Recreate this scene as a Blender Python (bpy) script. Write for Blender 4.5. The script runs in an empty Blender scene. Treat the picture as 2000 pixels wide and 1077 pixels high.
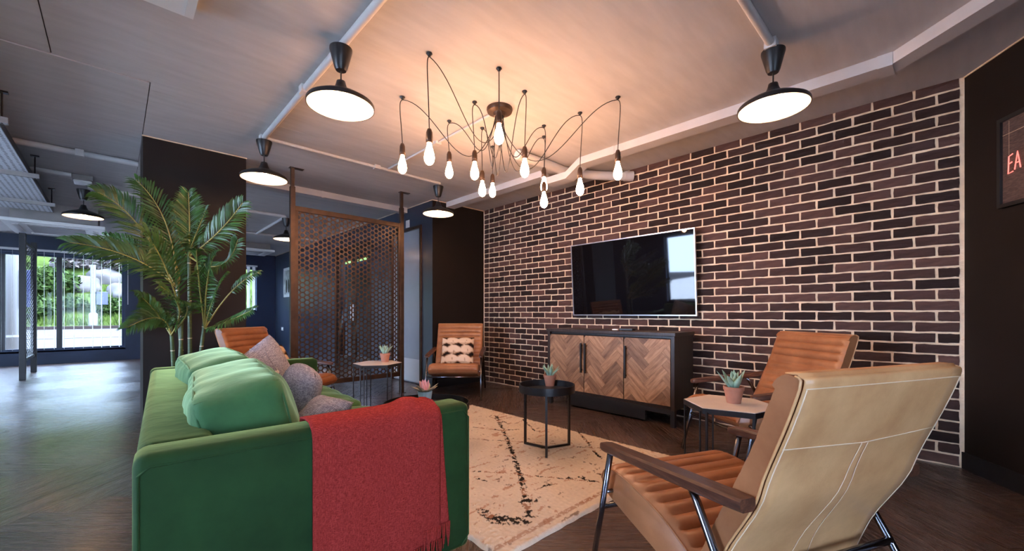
import bpy, bmesh, math, random
from mathutils import Vector, Matrix, noise, Euler

SC = bpy.context.scene
COL = SC.collection
PI = math.pi
R = math.radians
rng = random.Random(7)

# ------------------------------------------------------------------ camera, sky, exposure
F, CX, CY, H = 805.0, 1000.0, 613.0, 1.03          # focal length / principal point in pixels of the 2000x1077 frame
TH = math.atan(774 / F)
SN, CS = math.sin(TH), math.cos(TH)
CEIL = 2.605
cam_d = bpy.data.cameras.new('camera')
cam_d.sensor_width = 36.0
cam_d.lens = F / 2000 * 36
cam_d.shift_y = (CY - 538.5) / 2000
cam_d.clip_start = 0.05
cam_d.clip_end = 300
cam = bpy.data.objects.new('camera', cam_d)
cam.location = (0, 0, H)
cam.rotation_euler = (PI / 2, 0, -TH)
COL.objects.link(cam)
SC.camera = cam

W = bpy.data.worlds.new('sky')
SC.world = W
W.use_nodes = True
wn = W.node_tree
bg = wn.nodes['Background']
bg.inputs['Color'].default_value = (0.54, 0.68, 1.0, 1)
bg.inputs['Strength'].default_value = 35.0

SC.view_settings.view_transform = 'Standard'
SC.view_settings.look = 'None'
SC.view_settings.gamma = 1.0
SC.view_settings.use_curve_mapping = False
SC.view_settings.exposure = 0.0

BULB_W = 135.0      # radiance of the filament bulbs
PEND_W = 230.0      # radiance of the pendant bulbs

# portals that guide the sky light through the window openings
def portal(x, y, z, sx, sz, rz):
    l = bpy.data.lights.new('window_portal', 'AREA')
    l.shape = 'RECTANGLE'; l.size = sx; l.size_y = sz
    l.cycles.is_portal = True
    o = bpy.data.objects.new('window_portal', l)
    o.location = (x, y, z)
    o.rotation_euler = (PI / 2, 0, rz)
    COL.objects.link(o)
WIN_L = [(2.0, 6.2)]
sun_d = bpy.data.lights.new('sun', 'SUN')
sun_d.energy = 18.0; sun_d.angle = R(2); sun_d.color = (1.0, .95, .86)
sun = bpy.data.objects.new('sun', sun_d)
sun.rotation_euler = Vector((-.55, .50, -.85)).to_track_quat('-Z', 'Y').to_euler()
COL.objects.link(sun)
for a, b in WIN_L:
    portal(-5.12, (a + b) / 2, 1.35, b - a, 2.1, PI / 2)
portal(-1.35, -2.72, 1.2, 1.9, 1.7, PI)  # opening of the added back window
portal(-1.7, 12.72, 1.26, 3.7, 1.98, 0)
portal(2.2, 12.72, 1.68, 1.0, 1.15, 0)

def ray(px, py):
    u = (px - CX) / F; v = (CY - py) / F
    return Vector((CS * u + SN, CS - SN * u, v))
def at(px, py, z=None, X=None, Y=None, depth=None):
    d = ray(px, py)
    if z is not None: t = (z - H) / d.z
    elif X is not None: t = X / d.x
    elif Y is not None: t = Y / d.y
    else: t = depth
    return Vector((d.x * t, d.y * t, H + d.z * t))
def proj(x, y, z):
    xc = CS * x - SN * y; yc = SN * x + CS * y
    if yc < .05: return (-9999, -9999, yc)
    return (CX + F * xc / yc, CY - F * (z - H) / yc, yc)

# ------------------------------------------------------------------ materials
def newmat(name):
    m = bpy.data.materials.new(name); m.use_nodes = True
    nt = m.node_tree
    return m, nt, nt.nodes['Principled BSDF']
def node(nt, typ, **kw):
    n = nt.nodes.new(typ)
    for k, v in kw.items(): setattr(n, k, v)
    return n
def ramp(nt, fac, stops):
    r = node(nt, 'ShaderNodeValToRGB')
    el = r.color_ramp.elements
    while len(el) < len(stops): el.new(.5)
    for e, (p, c) in zip(el, stops):
        e.position = p; e.color = (*c, 1)
    if fac is not None: nt.links.new(fac, r.inputs[0])
    return r.outputs[0]
def noise_tex(nt, scale, detail=4, rough=.55, stretch=(1, 1, 1), coord='Object', offset=None):
    tc = node(nt, 'ShaderNodeTexCoord'); mp = node(nt, 'ShaderNodeMapping')
    mp.inputs['Scale'].default_value = stretch
    nt.links.new(tc.outputs[coord], mp.inputs['Vector'])
    if offset is not None: nt.links.new(offset, mp.inputs['Location'])
    n = node(nt, 'ShaderNodeTexNoise')
    n.inputs['Scale'].default_value = scale; n.inputs['Detail'].default_value = detail; n.inputs['Roughness'].default_value = rough
    nt.links.new(mp.outputs[0], n.inputs['Vector'])
    return n.outputs['Fac']
def bump(nt, p, h, strength, dist=.01):
    b = node(nt, 'ShaderNodeBump'); b.inputs['Strength'].default_value = strength; b.inputs['Distance'].default_value = dist
    nt.links.new(h, b.inputs['Height']); nt.links.new(b.outputs[0], p.inputs['Normal'])
def pbr(name, base, rough=.5, metal=0.0, var=0.0, vs=4, bmp=0.0, bs=60, stretch=(1, 1, 1), spec=None, sheen=0.0, sheen_tint=None, coat=0.0, bdist=.01):
    m, nt, p = newmat(name)
    p.inputs['Base Color'].default_value = (*base, 1)
    p.inputs['Roughness'].default_value = rough
    p.inputs['Metallic'].default_value = metal
    if spec is not None: p.inputs['Specular IOR Level'].default_value = spec
    if sheen:
        p.inputs['Sheen Weight'].default_value = sheen
        p.inputs['Sheen Roughness'].default_value = .35
        if sheen_tint: p.inputs['Sheen Tint'].default_value = (*sheen_tint, 1)
    if coat: p.inputs['Coat Weight'].default_value = coat
    if var:
        f = noise_tex(nt, vs, stretch=stretch)
        lo = tuple(c * (1 - var) for c in base); hi = tuple(min(1, c * (1 + var)) for c in base)
        nt.links.new(ramp(nt, f, [(.3, lo), (.7, hi)]), p.inputs['Base Color'])
    if bmp:
        bump(nt, p, noise_tex(nt, bs, 6, .6, stretch=stretch), bmp, bdist)
    return m
def rnd_out(nt):
    """one random number for an object, or for each island of a joined mesh"""
    oi = node(nt, 'ShaderNodeObjectInfo'); ge = node(nt, 'ShaderNodeNewGeometry')
    a = node(nt, 'ShaderNodeMath', operation='ADD')
    nt.links.new(oi.outputs['Random'], a.inputs[0]); nt.links.new(ge.outputs['Random Per Island'], a.inputs[1])
    f = node(nt, 'ShaderNodeMath', operation='FRACT'); nt.links.new(a.outputs[0], f.inputs[0])
    return f.outputs[0]
def mixc(nt, f, a, b, typ='MIX'):
    m = node(nt, 'ShaderNodeMix', data_type='RGBA', blend_type=typ)
    if isinstance(f, (int, float)): m.inputs[0].default_value = f
    else: nt.links.new(f, m.inputs[0])
    for k, v in ((6, a), (7, b)):
        if isinstance(v, tuple): m.inputs[k].default_value = (*v, 1)
        else: nt.links.new(v, m.inputs[k])
    return m.outputs[2]
def brick_mat():
    m, nt, p = newmat('brick_clay')
    r = rnd_out(nt)
    c = ramp(nt, r, [(0, (.020, .012, .011)), (.3, (.036, .020, .018)), (.62, (.062, .034, .029)), (1, (.105, .057, .047))])
    f = noise_tex(nt, 14, 6, .65, stretch=(1, .6, 1.6))
    c = mixc(nt, .75, c, ramp(nt, f, [(.3, (.62, .62, .62)), (.7, (1.25, 1.2, 1.18))]), 'MULTIPLY')
    nt.links.new(c, p.inputs['Base Color'])
    p.inputs['Roughness'].default_value = .85
    p.inputs['Specular IOR Level'].default_value = .25
    bump(nt, p, noise_tex(nt, 26, 8, .7, stretch=(1, .5, 2)), .7, .008)
    return m
def plank_mat():
    m, nt, p = newmat('floor_oak')
    r = rnd_out(nt)
    mul = node(nt, 'ShaderNodeVectorMath', operation='SCALE'); mul.inputs[0].default_value = (31.0, 17.0, 5.0)
    nt.links.new(r, mul.inputs['Scale'])
    g = noise_tex(nt, 9, 9, .72, stretch=(.35, 7.5, 1), coord='UV', offset=mul.outputs[0])
    g2 = noise_tex(nt, 30, 4, .6, stretch=(.16, 9, 1), coord='UV', offset=mul.outputs[0])
    c = ramp(nt, g, [(.28, (.018, .011, .008)), (.5, (.082, .052, .042)), (.72, (.19, .13, .105))])
    c = mixc(nt, .55, c, ramp(nt, g2, [(.35, (.4, .4, .4)), (.65, (1.3, 1.3, 1.3))]), 'MULTIPLY')
    c = mixc(nt, .6, c, ramp(nt, r, [(0, (.62, .60, .58)), (1, (1.3, 1.25, 1.22))]), 'MULTIPLY')
    nt.links.new(c, p.inputs['Base Color'])
    nt.links.new(ramp(nt, g2, [(.3, (.36, .36, .36)), (.7, (.20, .20, .20))]), p.inputs['Roughness'])
    p.inputs['Coat Weight'].default_value = .35; p.inputs['Coat Roughness'].default_value = .22
    bump(nt, p, g2, .28, .004)
    return m
def wood_mat(name, dark, mid, light, stretch, rough=.45, scale=6, usernd=True, coord='Object', bmp=.15):
    m, nt, p = newmat(name)
    off = None
    if usernd:
        r = rnd_out(nt)
        mul = node(nt, 'ShaderNodeVectorMath', operation='SCALE'); mul.inputs[0].default_value = (13.0, 7.0, 19.0)
        nt.links.new(r, mul.inputs['Scale']); off = mul.outputs[0]
    g = noise_tex(nt, scale, 7, .65, stretch=stretch, coord=coord, offset=off)
    c = ramp(nt, g, [(.28, dark), (.5, mid), (.74, light)])
    if usernd:
        c = mixc(nt, .8, c, ramp(nt, r, [(0, (.42, .39, .38)), (.5, (.9, .88, .86)), (1, (1.35, 1.33, 1.3))]), 'MULTIPLY')
    nt.links.new(c, p.inputs['Base Color'])
    p.inputs['Roughness'].default_value = rough
    if bmp: bump(nt, p, g, bmp, .004)
    return m
def leather_mat(name, lo, hi, rough=.38):
    m, nt, p = newmat(name)
    f = noise_tex(nt, 7, 5, .6)
    nt.links.new(ramp(nt, f, [(.3, lo), (.7, hi)]), p.inputs['Base Color'])
    p.inputs['Roughness'].default_value = rough
    bump(nt, p, noise_tex(nt, 140, 5, .6), .12, .003)
    return m
def velvet_mat(name, base, tint, sheen):
    m, nt, p = newmat(name)
    f = noise_tex(nt, 5, 5, .6)
    lo = tuple(c * .75 for c in base); hi = tuple(c * 1.3 for c in base)
    nt.links.new(ramp(nt, f, [(.3, lo), (.7, hi)]), p.inputs['Base Color'])
    p.inputs['Roughness'].default_value = .8
    p.inputs['Specular IOR Level'].default_value = .2
    p.inputs['Sheen Weight'].default_value = sheen
    p.inputs['Sheen Roughness'].default_value = .32
    p.inputs['Sheen Tint'].default_value = (*tint, 1)
    bump(nt, p, noise_tex(nt, 3.5, 4, .55), .35, .03)
    return m
def weave_mat(name, a, b, scale=420, rough=.95):
    m, nt, p = newmat(name)
    f1 = noise_tex(nt, scale, 2, .5, stretch=(.16, .16, 1)); f2 = noise_tex(nt, scale, 2, .5, stretch=(1, 1, .12))
    mx = node(nt, 'ShaderNodeMath', operation='MAXIMUM'); nt.links.new(f1, mx.inputs[0]); nt.links.new(f2, mx.inputs[1])
    nt.links.new(ramp(nt, mx.outputs[0], [(.45, a), (.68, b)]), p.inputs['Base Color'])
    p.inputs['Roughness'].default_value = rough
    p.inputs['Specular IOR Level'].default_value = .1
    bump(nt, p, mx.outputs[0], .5, .003)
    return m
def attr_mat(name, rough=.95, bmp=0, bs=300):
    m, nt, p = newmat(name)
    a = node(nt, 'ShaderNodeVertexColor'); a.layer_name = 'pattern'
    nt.links.new(a.outputs['Color'], p.inputs['Base Color'])
    p.inputs['Roughness'].default_value = rough
    p.inputs['Specular IOR Level'].default_value = .1
    if bmp: bump(nt, p, noise_tex(nt, bs, 3), bmp, .004)
    return m
def emit_mat(name, col, s):
    m, nt, p = newmat(name)
    p.inputs['Base Color'].default_value = (*col, 1)
    p.inputs['Emission Color'].default_value = (*col, 1)
    p.inputs['Emission Strength'].default_value = s
    m.cycles.emission_sampling = 'FRONT_BACK'
    return m
def glass_mat():
    m = bpy.data.materials.new('window_glass'); m.use_nodes = True
    nt = m.node_tree; nt.nodes.clear()
    o = node(nt, 'ShaderNodeOutputMaterial'); mx = node(nt, 'ShaderNodeMixShader')
    t = node(nt, 'ShaderNodeBsdfTransparent'); g = node(nt, 'ShaderNodeBsdfGlossy'); g.inputs['Roughness'].default_value = .02
    t.inputs[0].default_value = (.93, .96, .96, 1)
    mx.inputs[0].default_value = .005
    nt.links.new(t.outputs[0], mx.inputs[1]); nt.links.new(g.outputs[0], mx.inputs[2]); nt.links.new(mx.outputs[0], o.inputs[0])
    return m
def perf_mat():
    m, nt, p = newmat('perforated_steel')
    tc = node(nt, 'ShaderNodeTexCoord'); mp = node(nt, 'ShaderNodeMapping'); mp.inputs['Scale'].default_value = (22, 22, 22)
    nt.links.new(tc.outputs['Object'], mp.inputs[0])
    v = node(nt, 'ShaderNodeTexVoronoi', voronoi_dimensions='2D'); v.inputs['Scale'].default_value = 1.0; v.inputs['Randomness'].default_value = .12
    nt.links.new(mp.outputs[0], v.inputs['Vector'])
    nt.links.new(ramp(nt, v.outputs['Distance'], [(.22, (.02, .02, .022)), (.27, (.62, .65, .70))]), p.inputs['Base Color'])
    p.inputs['Roughness'].default_value = .5; p.inputs['Metallic'].default_value = .2
    return m

M = dict(
    brick=brick_mat(), plank=plank_mat(),
    mortar=pbr('mortar', (.80, .62, .42), .95, var=.15, vs=9, bmp=.5, bs=80),
    paint=pbr('dark_wall_paint', (.0115, .0075, .0058), .6, var=.15, vs=2, spec=.22),
    post=pbr('galvanised_post', (.042, .042, .044), .5),
    joint=pbr('open_joint', (.045, .028, .02), .9),
    satin=pbr('satin_navy_paint', (.030, .042, .070), .30, var=.12, vs=2),
    navy=pbr('navy_wall_paint', (.008, .022, .058), .5, var=.12, vs=2),
    ceil=pbr('ceiling_paint', (.52, .50, .49), .8, var=.07, vs=3, bmp=.10, bs=14, stretch=(1, 5, 1)),
    white=pbr('white_paint', (.70, .69, .67), .5, var=.04, vs=6),
    trunk=pbr('painted_trunking', (.56, .54, .53), .5, var=.05, vs=5),
    plastic=pbr('white_plastic', (.78, .78, .76), .35),
    black=pbr('black_metal', (.013, .013, .014), .38, metal=.2, var=.2, vs=30),
    blackm=pbr('matt_black', (.010, .010, .011), .45, var=.2, vs=20),
    bronze=pbr('dark_bronze', (.066, .039, .026), .44, metal=.6, var=.3, vs=12),
    steel=pbr('brushed_steel', (.50, .50, .52), .30, metal=1.0, var=.1, vs=40),
    silver=pbr('silver_trim', (.66, .66, .68), .28, metal=.9),
    chrome=pbr('dark_chrome', (.20, .20, .22), .20, metal=1.0),
    shade_in=pbr('white_enamel', (.85, .83, .78), .45),
    bulb=emit_mat('filament_bulb_glow', (1.0, .52, .29), BULB_W),
    pbulb=emit_mat('pendant_bulb_glow', (1.0, .57, .29), PEND_W),
    glass=glass_mat(),
    screen=pbr('tv_screen', (.004, .004, .005), .03, spec=.6),
    leather=leather_mat('cognac_leather', (.27, .100, .038), (.40, .165, .068), .34),
    leather_b=leather_mat('tan_leather', (.50, .255, .105), (.68, .395, .180), .38),
    thread=pbr('cream_thread', (.74, .58, .40), .8),
    arm=wood_mat('walnut_arm', (.026, .009, .006), (.085, .031, .017), (.20, .085, .045), (3, 28, 28), .35, 3),
    velvet=velvet_mat('green_velvet', (.012, .042, .011), (.75, .85, .28), .42),
    velvet2=velvet_mat('green_velvet_cushion', (.036, .110, .040), (.72, .95, .50), .75),
    grey=weave_mat('grey_wool', (.17, .165, .20), (.44, .42, .46), 300),
    red=weave_mat('red_wool', (.21, .018, .016), (.42, .050, .040), 640),
    rug=attr_mat('rug_wool', bmp=.6, bs=220), tie=attr_mat('tie_dye_cotton'),
    parquet=wood_mat('parquet_elm', (.13, .065, .032), (.30, .17, .090), (.45, .28, .165), (1.6, 11, 11), .5, 3.2),
    darkwood=wood_mat('dark_stained_wood', (.010, .006, .005), (.026, .015, .011), (.05, .03, .022), (22, 22, 1.6), .4, 3, usernd=False),
    marble=pbr('cream_marble', (.66, .58, .50), .3, var=.12, vs=6),
    terra=pbr('terracotta', (.46, .20, .125), .8, var=.14, vs=14),
    soil=pbr('soil', (.02, .014, .01), .95, bmp=.8, bs=80),
    aloe=pbr('aloe_leaf', (.30, .46, .33), .5, var=.25, vs=30),
    pinkleaf=pbr('pink_green_leaf', (.40, .34, .22), .5, var=.35, vs=22),
    pinkleaf2=pbr('pink_leaf', (.66, .34, .36), .5, var=.25, vs=22),
    bluepot=pbr('pale_blue_ceramic', (.50, .66, .66), .3),
    palm=pbr('palm_leaflet', (.030, .088, .014), .42, var=.4, vs=9),
    rachis=pbr('palm_stem', (.32, .26, .06), .5, var=.3, vs=12),
    cane=pbr('bamboo_cane', (.055, .085, .022), .4, var=.4, vs=14, stretch=(1, 1, 6)),
    perf=perf_mat(), acgrey=pbr('unit_casing', (.22, .20, .19), .5, var=.1, vs=6),
    grass=pbr('verge_grass', (.024, .038, .007), .95, var=.4, vs=3, spec=.05),
    bush=pbr('shrub_leaf', (.014, .027, .004), .8, var=.5, vs=4, spec=.1),
    bush2=pbr('dark_shrub_leaf', (.018, .012, .010), .6, var=.5, vs=4),
    rock=pbr('bank_stone', (.030, .027, .026), .9, var=.4, vs=1.2, bmp=.6, bs=4),
    paving=pbr('pale_paving', (.64, .62, .60), .9, var=.08, vs=2),
    road=pbr('asphalt', (.050, .047, .050), .95, var=.08, vs=2, spec=.02),
    kerb=pbr('kerb_stone', (.018, .014, .013), .95, var=.1, vs=3, spec=.02),
    bluesign=pbr('blue_sign', (.006, .010, .05), .5),
    neon=emit_mat('glowing_letter_red', (1.0, .20, .16), 1.6),
    printb=wood_mat('brick_print', (.035, .022, .018), (.095, .060, .050), (.19, .12, .10), (6, 6, 26), .4, 5, usernd=False),
    printw=pbr('pale_print', (.42, .42, .44), .4, var=.5, vs=5),
)

# ------------------------------------------------------------------ mesh helpers
class MB:
    def __init__(s): s.v = []; s.f = []; s.col = None; s.poles = False
    def add(s, verts, faces):
        o = len(s.v); s.v += [tuple(v) for v in verts]; s.f += [tuple(i + o for i in f) for f in faces]
        return s
    def box(s, x0, x1, y0, y1, z0, z1):
        return s.add([(x0, y0, z0), (x1, y0, z0), (x1, y1, z0), (x0, y1, z0), (x0, y0, z1), (x1, y0, z1), (x1, y1, z1), (x0, y1, z1)],
                     [(3, 2, 1, 0), (4, 5, 6, 7), (0, 1, 5, 4), (1, 2, 6, 5), (2, 3, 7, 6), (3, 0, 4, 7)])
    def prism(s, poly, z0, z1):
        n = len(poly)
        return s.add([(x, y, z0) for x, y in poly] + [(x, y, z1) for x, y in poly],
                     [tuple(range(n - 1, -1, -1)), tuple(range(n, 2 * n))] + [(i, (i + 1) % n, n + (i + 1) % n, n + i) for i in range(n)])
    def sweep(s, poly, vec):
        """closed polygon of 3-D points pushed along vec"""
        n = len(poly); v = Vector(vec)
        return s.add([tuple(p) for p in poly] + [tuple(Vector(p) + v) for p in poly],
                     [tuple(range(n - 1, -1, -1)), tuple(range(n, 2 * n))] + [(i, (i + 1) % n, n + (i + 1) % n, n + i) for i in range(n)])
    def tube(s, pts, r, n=8, closed=False):
        pts = [Vector(p) for p in pts]; m = len(pts)
        rs = r if isinstance(r, (list, tuple)) else [r] * m
        rings = []; prev = None
        for i, p in enumerate(pts):
            t = (pts[min(i + 1, m - 1)] - pts[max(i - 1, 0)])
            if closed: t = pts[(i + 1) % m] - pts[i - 1]
            t.normalize()
            if prev is None:
                a = Vector((0, 0, 1)) if abs(t.z) < .9 else Vector((1, 0, 0))
                u = t.cross(a).normalized()
            else:
                u = (prev - t * prev.dot(t)).normalized()
            prev = u; w = t.cross(u)
            rings.append([p + (u * math.cos(2 * PI * k / n) + w * math.sin(2 * PI * k / n)) * rs[i] for k in range(n)])
        o = len(s.v)
        for rg in rings: s.v += [tuple(q) for q in rg]
        L = m if closed else m - 1
        for i in range(L):
            j = (i + 1) % m
            for k in range(n):
                s.f.append((o + i * n + k, o + i * n + (k + 1) % n, o + j * n + (k + 1) % n, o + j * n + k))
        if not closed:
            s.f.append(tuple(o + k for k in range(n - 1, -1, -1)))
            s.f.append(tuple(o + (m - 1) * n + k for k in range(n)))
        return s
    def lathe(s, prof, n=24, c=(0, 0, 0), cap=True):
        o = len(s.v); s.poles = s.poles or prof[0][0] < 1e-5 or prof[-1][0] < 1e-5
        for r, z in prof:
            for k in range(n):
                a = 2 * PI * k / n
                s.v.append((c[0] + r * math.cos(a), c[1] + r * math.sin(a), c[2] + z))
        for i in range(len(prof) - 1):
            for k in range(n):
                s.f.append((o + i * n + k, o + i * n + (k + 1) % n, o + (i + 1) * n + (k + 1) % n, o + (i + 1) * n + k))
        if cap and prof[0][0] > 1e-5: s.f.append(tuple(o + k for k in range(n - 1, -1, -1)))
        if cap and prof[-1][0] > 1e-5: s.f.append(tuple(o + (len(prof) - 1) * n + k for k in range(n)))
        return s
    def grid(s, rows, close_u=False):
        o = len(s.v); n = len(rows[0])
        for r_ in rows: s.v += [tuple(p) for p in r_]
        for i in range(len(rows) - 1):
            for k in range(n if close_u else n - 1):
                s.f.append((o + i * n + k, o + i * n + (k + 1) % n, o + (i + 1) * n + (k + 1) % n, o + (i + 1) * n + k))
        return s
    def mesh(s, name, mat, smooth=False, fix=True):
        me = bpy.data.meshes.new(name)
        me.from_pydata(s.v, [], s.f)
        if fix:
            bm = bmesh.new(); bm.from_mesh(me)
            if s.poles: bmesh.ops.remove_doubles(bm, verts=bm.verts, dist=1e-6)
            bmesh.ops.recalc_face_normals(bm, faces=bm.faces)
            bm.to_mesh(me); bm.free()
        if s.col:
            a = me.color_attributes.new('pattern', 'FLOAT_COLOR', 'POINT')
            a.data.foreach_set('color', [c for q in s.col for c in (*q, 1.0)])
        if smooth:
            me.polygons.foreach_set('use_smooth', [True] * len(me.polygons))
        if mat: me.materials.append(mat)
        me.update()
        return me
    def build(s, name, mat, parent=None, smooth=False, bevel=0, seg=2, subsurf=0, auto=None):
        me = s.mesh(name, mat, smooth)
        o = bpy.data.objects.new(name, me); COL.objects.link(o)
        if parent: o.parent = parent
        if bevel:
            b = o.modifiers.new('bevel', 'BEVEL'); b.width = bevel; b.segments = seg; b.limit_method = 'ANGLE'; b.angle_limit = R(40)
            b.harden_normals = False
        if subsurf:
            m_ = o.modifiers.new('sub', 'SUBSURF'); m_.levels = subsurf; m_.render_levels = subsurf
        if auto:
            try: me.set_sharp_from_angle(angle=R(auto))
            except Exception: pass
        return o
def link(name, me, parent=None, loc=(0, 0, 0), rot=(0, 0, 0), scale=None):
    o = bpy.data.objects.new(name, me); COL.objects.link(o)
    if parent: o.parent = parent
    o.location = loc; o.rotation_euler = rot
    if scale: o.scale = scale
    return o
def tag(o, label, cat=None, group=None, kind=None):
    o['label'] = label
    if cat: o['category'] = cat
    if group: o['group'] = group
    if kind: o['kind'] = kind
    return o
def empty(name, loc=(0, 0, 0), rz=0.0):
    o = bpy.data.objects.new(name, None); o.empty_display_size = .1
    COL.objects.link(o); o.location = loc; o.rotation_euler = (0, 0, rz)
    return o
def kids(o): return [c for c in COL.objects if c.parent == o]
def copy_tree(o, parent=None):
    c = o.copy(); COL.objects.link(c)
    if parent: c.parent = parent
    for ch in kids(o): copy_tree(ch, c)
    return c
def bez(p0, p1, p2, p3, n):
    out = []
    for i in range(n + 1):
        t = i / n; u = 1 - t
        out.append(Vector(p0) * u ** 3 + Vector(p1) * 3 * u * u * t + Vector(p2) * 3 * u * t * t + Vector(p3) * t ** 3)
    return out
def catmull(pts, n):
    P = [Vector(p) for p in pts]; P = [P[0] * 2 - P[1]] + P + [P[-1] * 2 - P[-2]]
    out = []
    for i in range(1, len(P) - 2):
        for k in range(n):
            t = k / n
            a, b, c, d = P[i - 1], P[i], P[i + 1], P[i + 2]
            out.append(.5 * ((2 * b) + (c - a) * t + (2 * a - 5 * b + 4 * c - d) * t * t + (3 * b - a - 3 * c + d) * t ** 3))
    out.append(P[-2])
    return out
def clip(poly, nx, ny, d):
    """keep the part of a polygon where nx*x+ny*y<=d"""
    out = []
    for i in range(len(poly)):
        a, b = poly[i], poly[(i + 1) % len(poly)]
        da, db = nx * a[0] + ny * a[1] - d, nx * b[0] + ny * b[1] - d
        if da <= 0: out.append(a)
        if (da < 0 < db) or (db < 0 < da):
            t = da / (da - db); out.append((a[0] + (b[0] - a[0]) * t, a[1] + (b[1] - a[1]) * t))
    return out
# ------------------------------------------------------------------ the setting
BX, BY0, BY1 = 4.07, -0.11, 4.83          # brick wall plane and ends
PY = 4.86                                   # pier front
PX = 3.15                                   # passage wall plane
FY = 12.60                                  # far window wall
LX = -5.0                                   # left window wall
KY = -2.6                                   # wall behind the camera
RD = Vector((-.845, -.534, 0)).normalized() # angled dark wall, from the end of the bricks
RN = Vector((-RD.y, RD.x, 0))               # its normal
if RN.dot(Vector((-1, 1, 0))) < 0: RN = -RN
R0 = Vector((BX, BY0, 0))
R1 = R0 + RD * ((KY - BY0) / RD.y)

# floor: dark backing with herringbone planks on it
fl = MB().box(LX - .2, BX + .2, KY - .2, FY + .2, -.12, -.004).build('floor', M['blackm'])
tag(fl, 'dark oak herringbone plank floor', 'floor', kind='structure')
PW, PL = .184, 1.219
FA = R(-45.0)                                # plank grid turned 45 degrees to the room
ca, sa = math.cos(FA), math.sin(FA)
def g2r(x, y): return (ca * x - sa * y, sa * x + ca * y)
def r2g(x, y): return (ca * x + sa * y, -sa * x + ca * y)
q = at(139, 1002, z=0); anchor = r2g(q.x, q.y)
limits = [(1, 0, BX - .004), (-1, 0, -LX - .004), (0, 1, FY - .004), (0, -1, -KY - .004)]
limits.append((-RN.x, -RN.y, -(RN.x * R0.x + RN.y * R0.y) - .004))
def plank_mesh(poly, cx, cy, ang):
    """poly in grid coordinates -> mesh in local coordinates, x along the plank"""
    c_, s_ = math.cos(-ang), math.sin(-ang)
    loc = [(c_ * (x - cx) - s_ * (y - cy), s_ * (x - cx) + c_ * (y - cy)) for x, y in poly]
    mb = MB().prism(loc, -.0035, 0.0)
    me = mb.mesh('plank', M['plank'])
    uv = me.uv_layers.new(name='UVMap')
    for l in me.loops:
        v = me.vertices[l.vertex_index].co; uv.data[l.index].uv = (v.x, v.y)
    return me
G = .0012
full = plank_mesh([(-PL / 2 + G, -PW / 2 + G), (PL / 2 - G, -PW / 2 + G), (PL / 2 - G, PW / 2 - G), (-PL / 2 + G, PW / 2 - G)], 0, 0, 0)
cand = []
for n in range(-14, 15):
    for k in range(-95, 96):
        for typ in (0, 1):
            if typ == 0: x0, x1, y0, y1, ang = k * PW - n * PL, k * PW - n * PL + PL, k * PW + n * PL, (k + 1) * PW + n * PL, 0
            else: x0, x1, y0, y1, ang = (k - 1) * PW - n * PL, k * PW - n * PL, k * PW + n * PL, k * PW + n * PL + PL, PI / 2
            x0 += anchor[0]; x1 += anchor[0]; y0 += anchor[1]; y1 += anchor[1]
            cx, cy = (x0 + x1) / 2, (y0 + y1) / 2
            rx, ry = g2r(cx, cy)
            if not (LX - 1 < rx < BX + 1 and KY - 1 < ry < FY + 1): continue
            if rx > PX + .7 and ry > PY + .7: continue
            poly = [(x0 + G, y0 + G), (x1 - G, y0 + G), (x1 - G, y1 - G), (x0 + G, y1 - G)]
            rp = [g2r(*p) for p in poly]
            cut = rp
            for (a, b, d) in limits:
                if cut: cut = clip(cut, a, b, d)
            if len(cut) < 3: continue
            whole = (len(cut) == 4 and all(abs(p[0] - r_[0]) + abs(p[1] - r_[1]) < 1e-5 for p, r_ in zip(cut, rp)))
            px, py, dp = proj(rx, ry, 0)
            vis = dp > .4 and -150 < px < 2150 and py < 1250
            hid = (1.3 < rx < 2.75 and 1.5 < ry < 3.45) or (.15 < rx < 1.1 and 1.6 < ry < 3.7)
            cand.append(((0 if vis and not hid else 1000) + abs(dp), cx, cy, ang, poly, cut, whole, rx, ry))
cand.sort(key=lambda t: t[0])
rest = MB(); rest_uv = []
for i, (d, cx, cy, ang, poly, cut, whole, rx, ry) in enumerate(cand):
    if i < 290 and d < 900:
        me = full if whole else plank_mesh([r2g(*p) for p in cut], cx, cy, ang)
        link('plank', me, fl, (rx, ry, 0), (0, 0, ang + FA))
    else:
        rest.prism(cut, -.0035, 0.0)
        c_, s_ = math.cos(-ang), math.sin(-ang)
        for rep in range(2):
            for p in cut:
                g = r2g(*p)
                rest_uv.append((c_ * (g[0] - cx) - s_ * (g[1] - cy) + cx * 3, s_ * (g[0] - cx) + c_ * (g[1] - cy) + cy * 3))
me = rest.mesh('planks_beyond', M['plank'])
uv = me.uv_layers.new(name='UVMap')
for l in me.loops: uv.data[l.index].uv = rest_uv[l.vertex_index]
o = link('plank_field', me, fl); o['kind'] = 'stuff'

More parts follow.
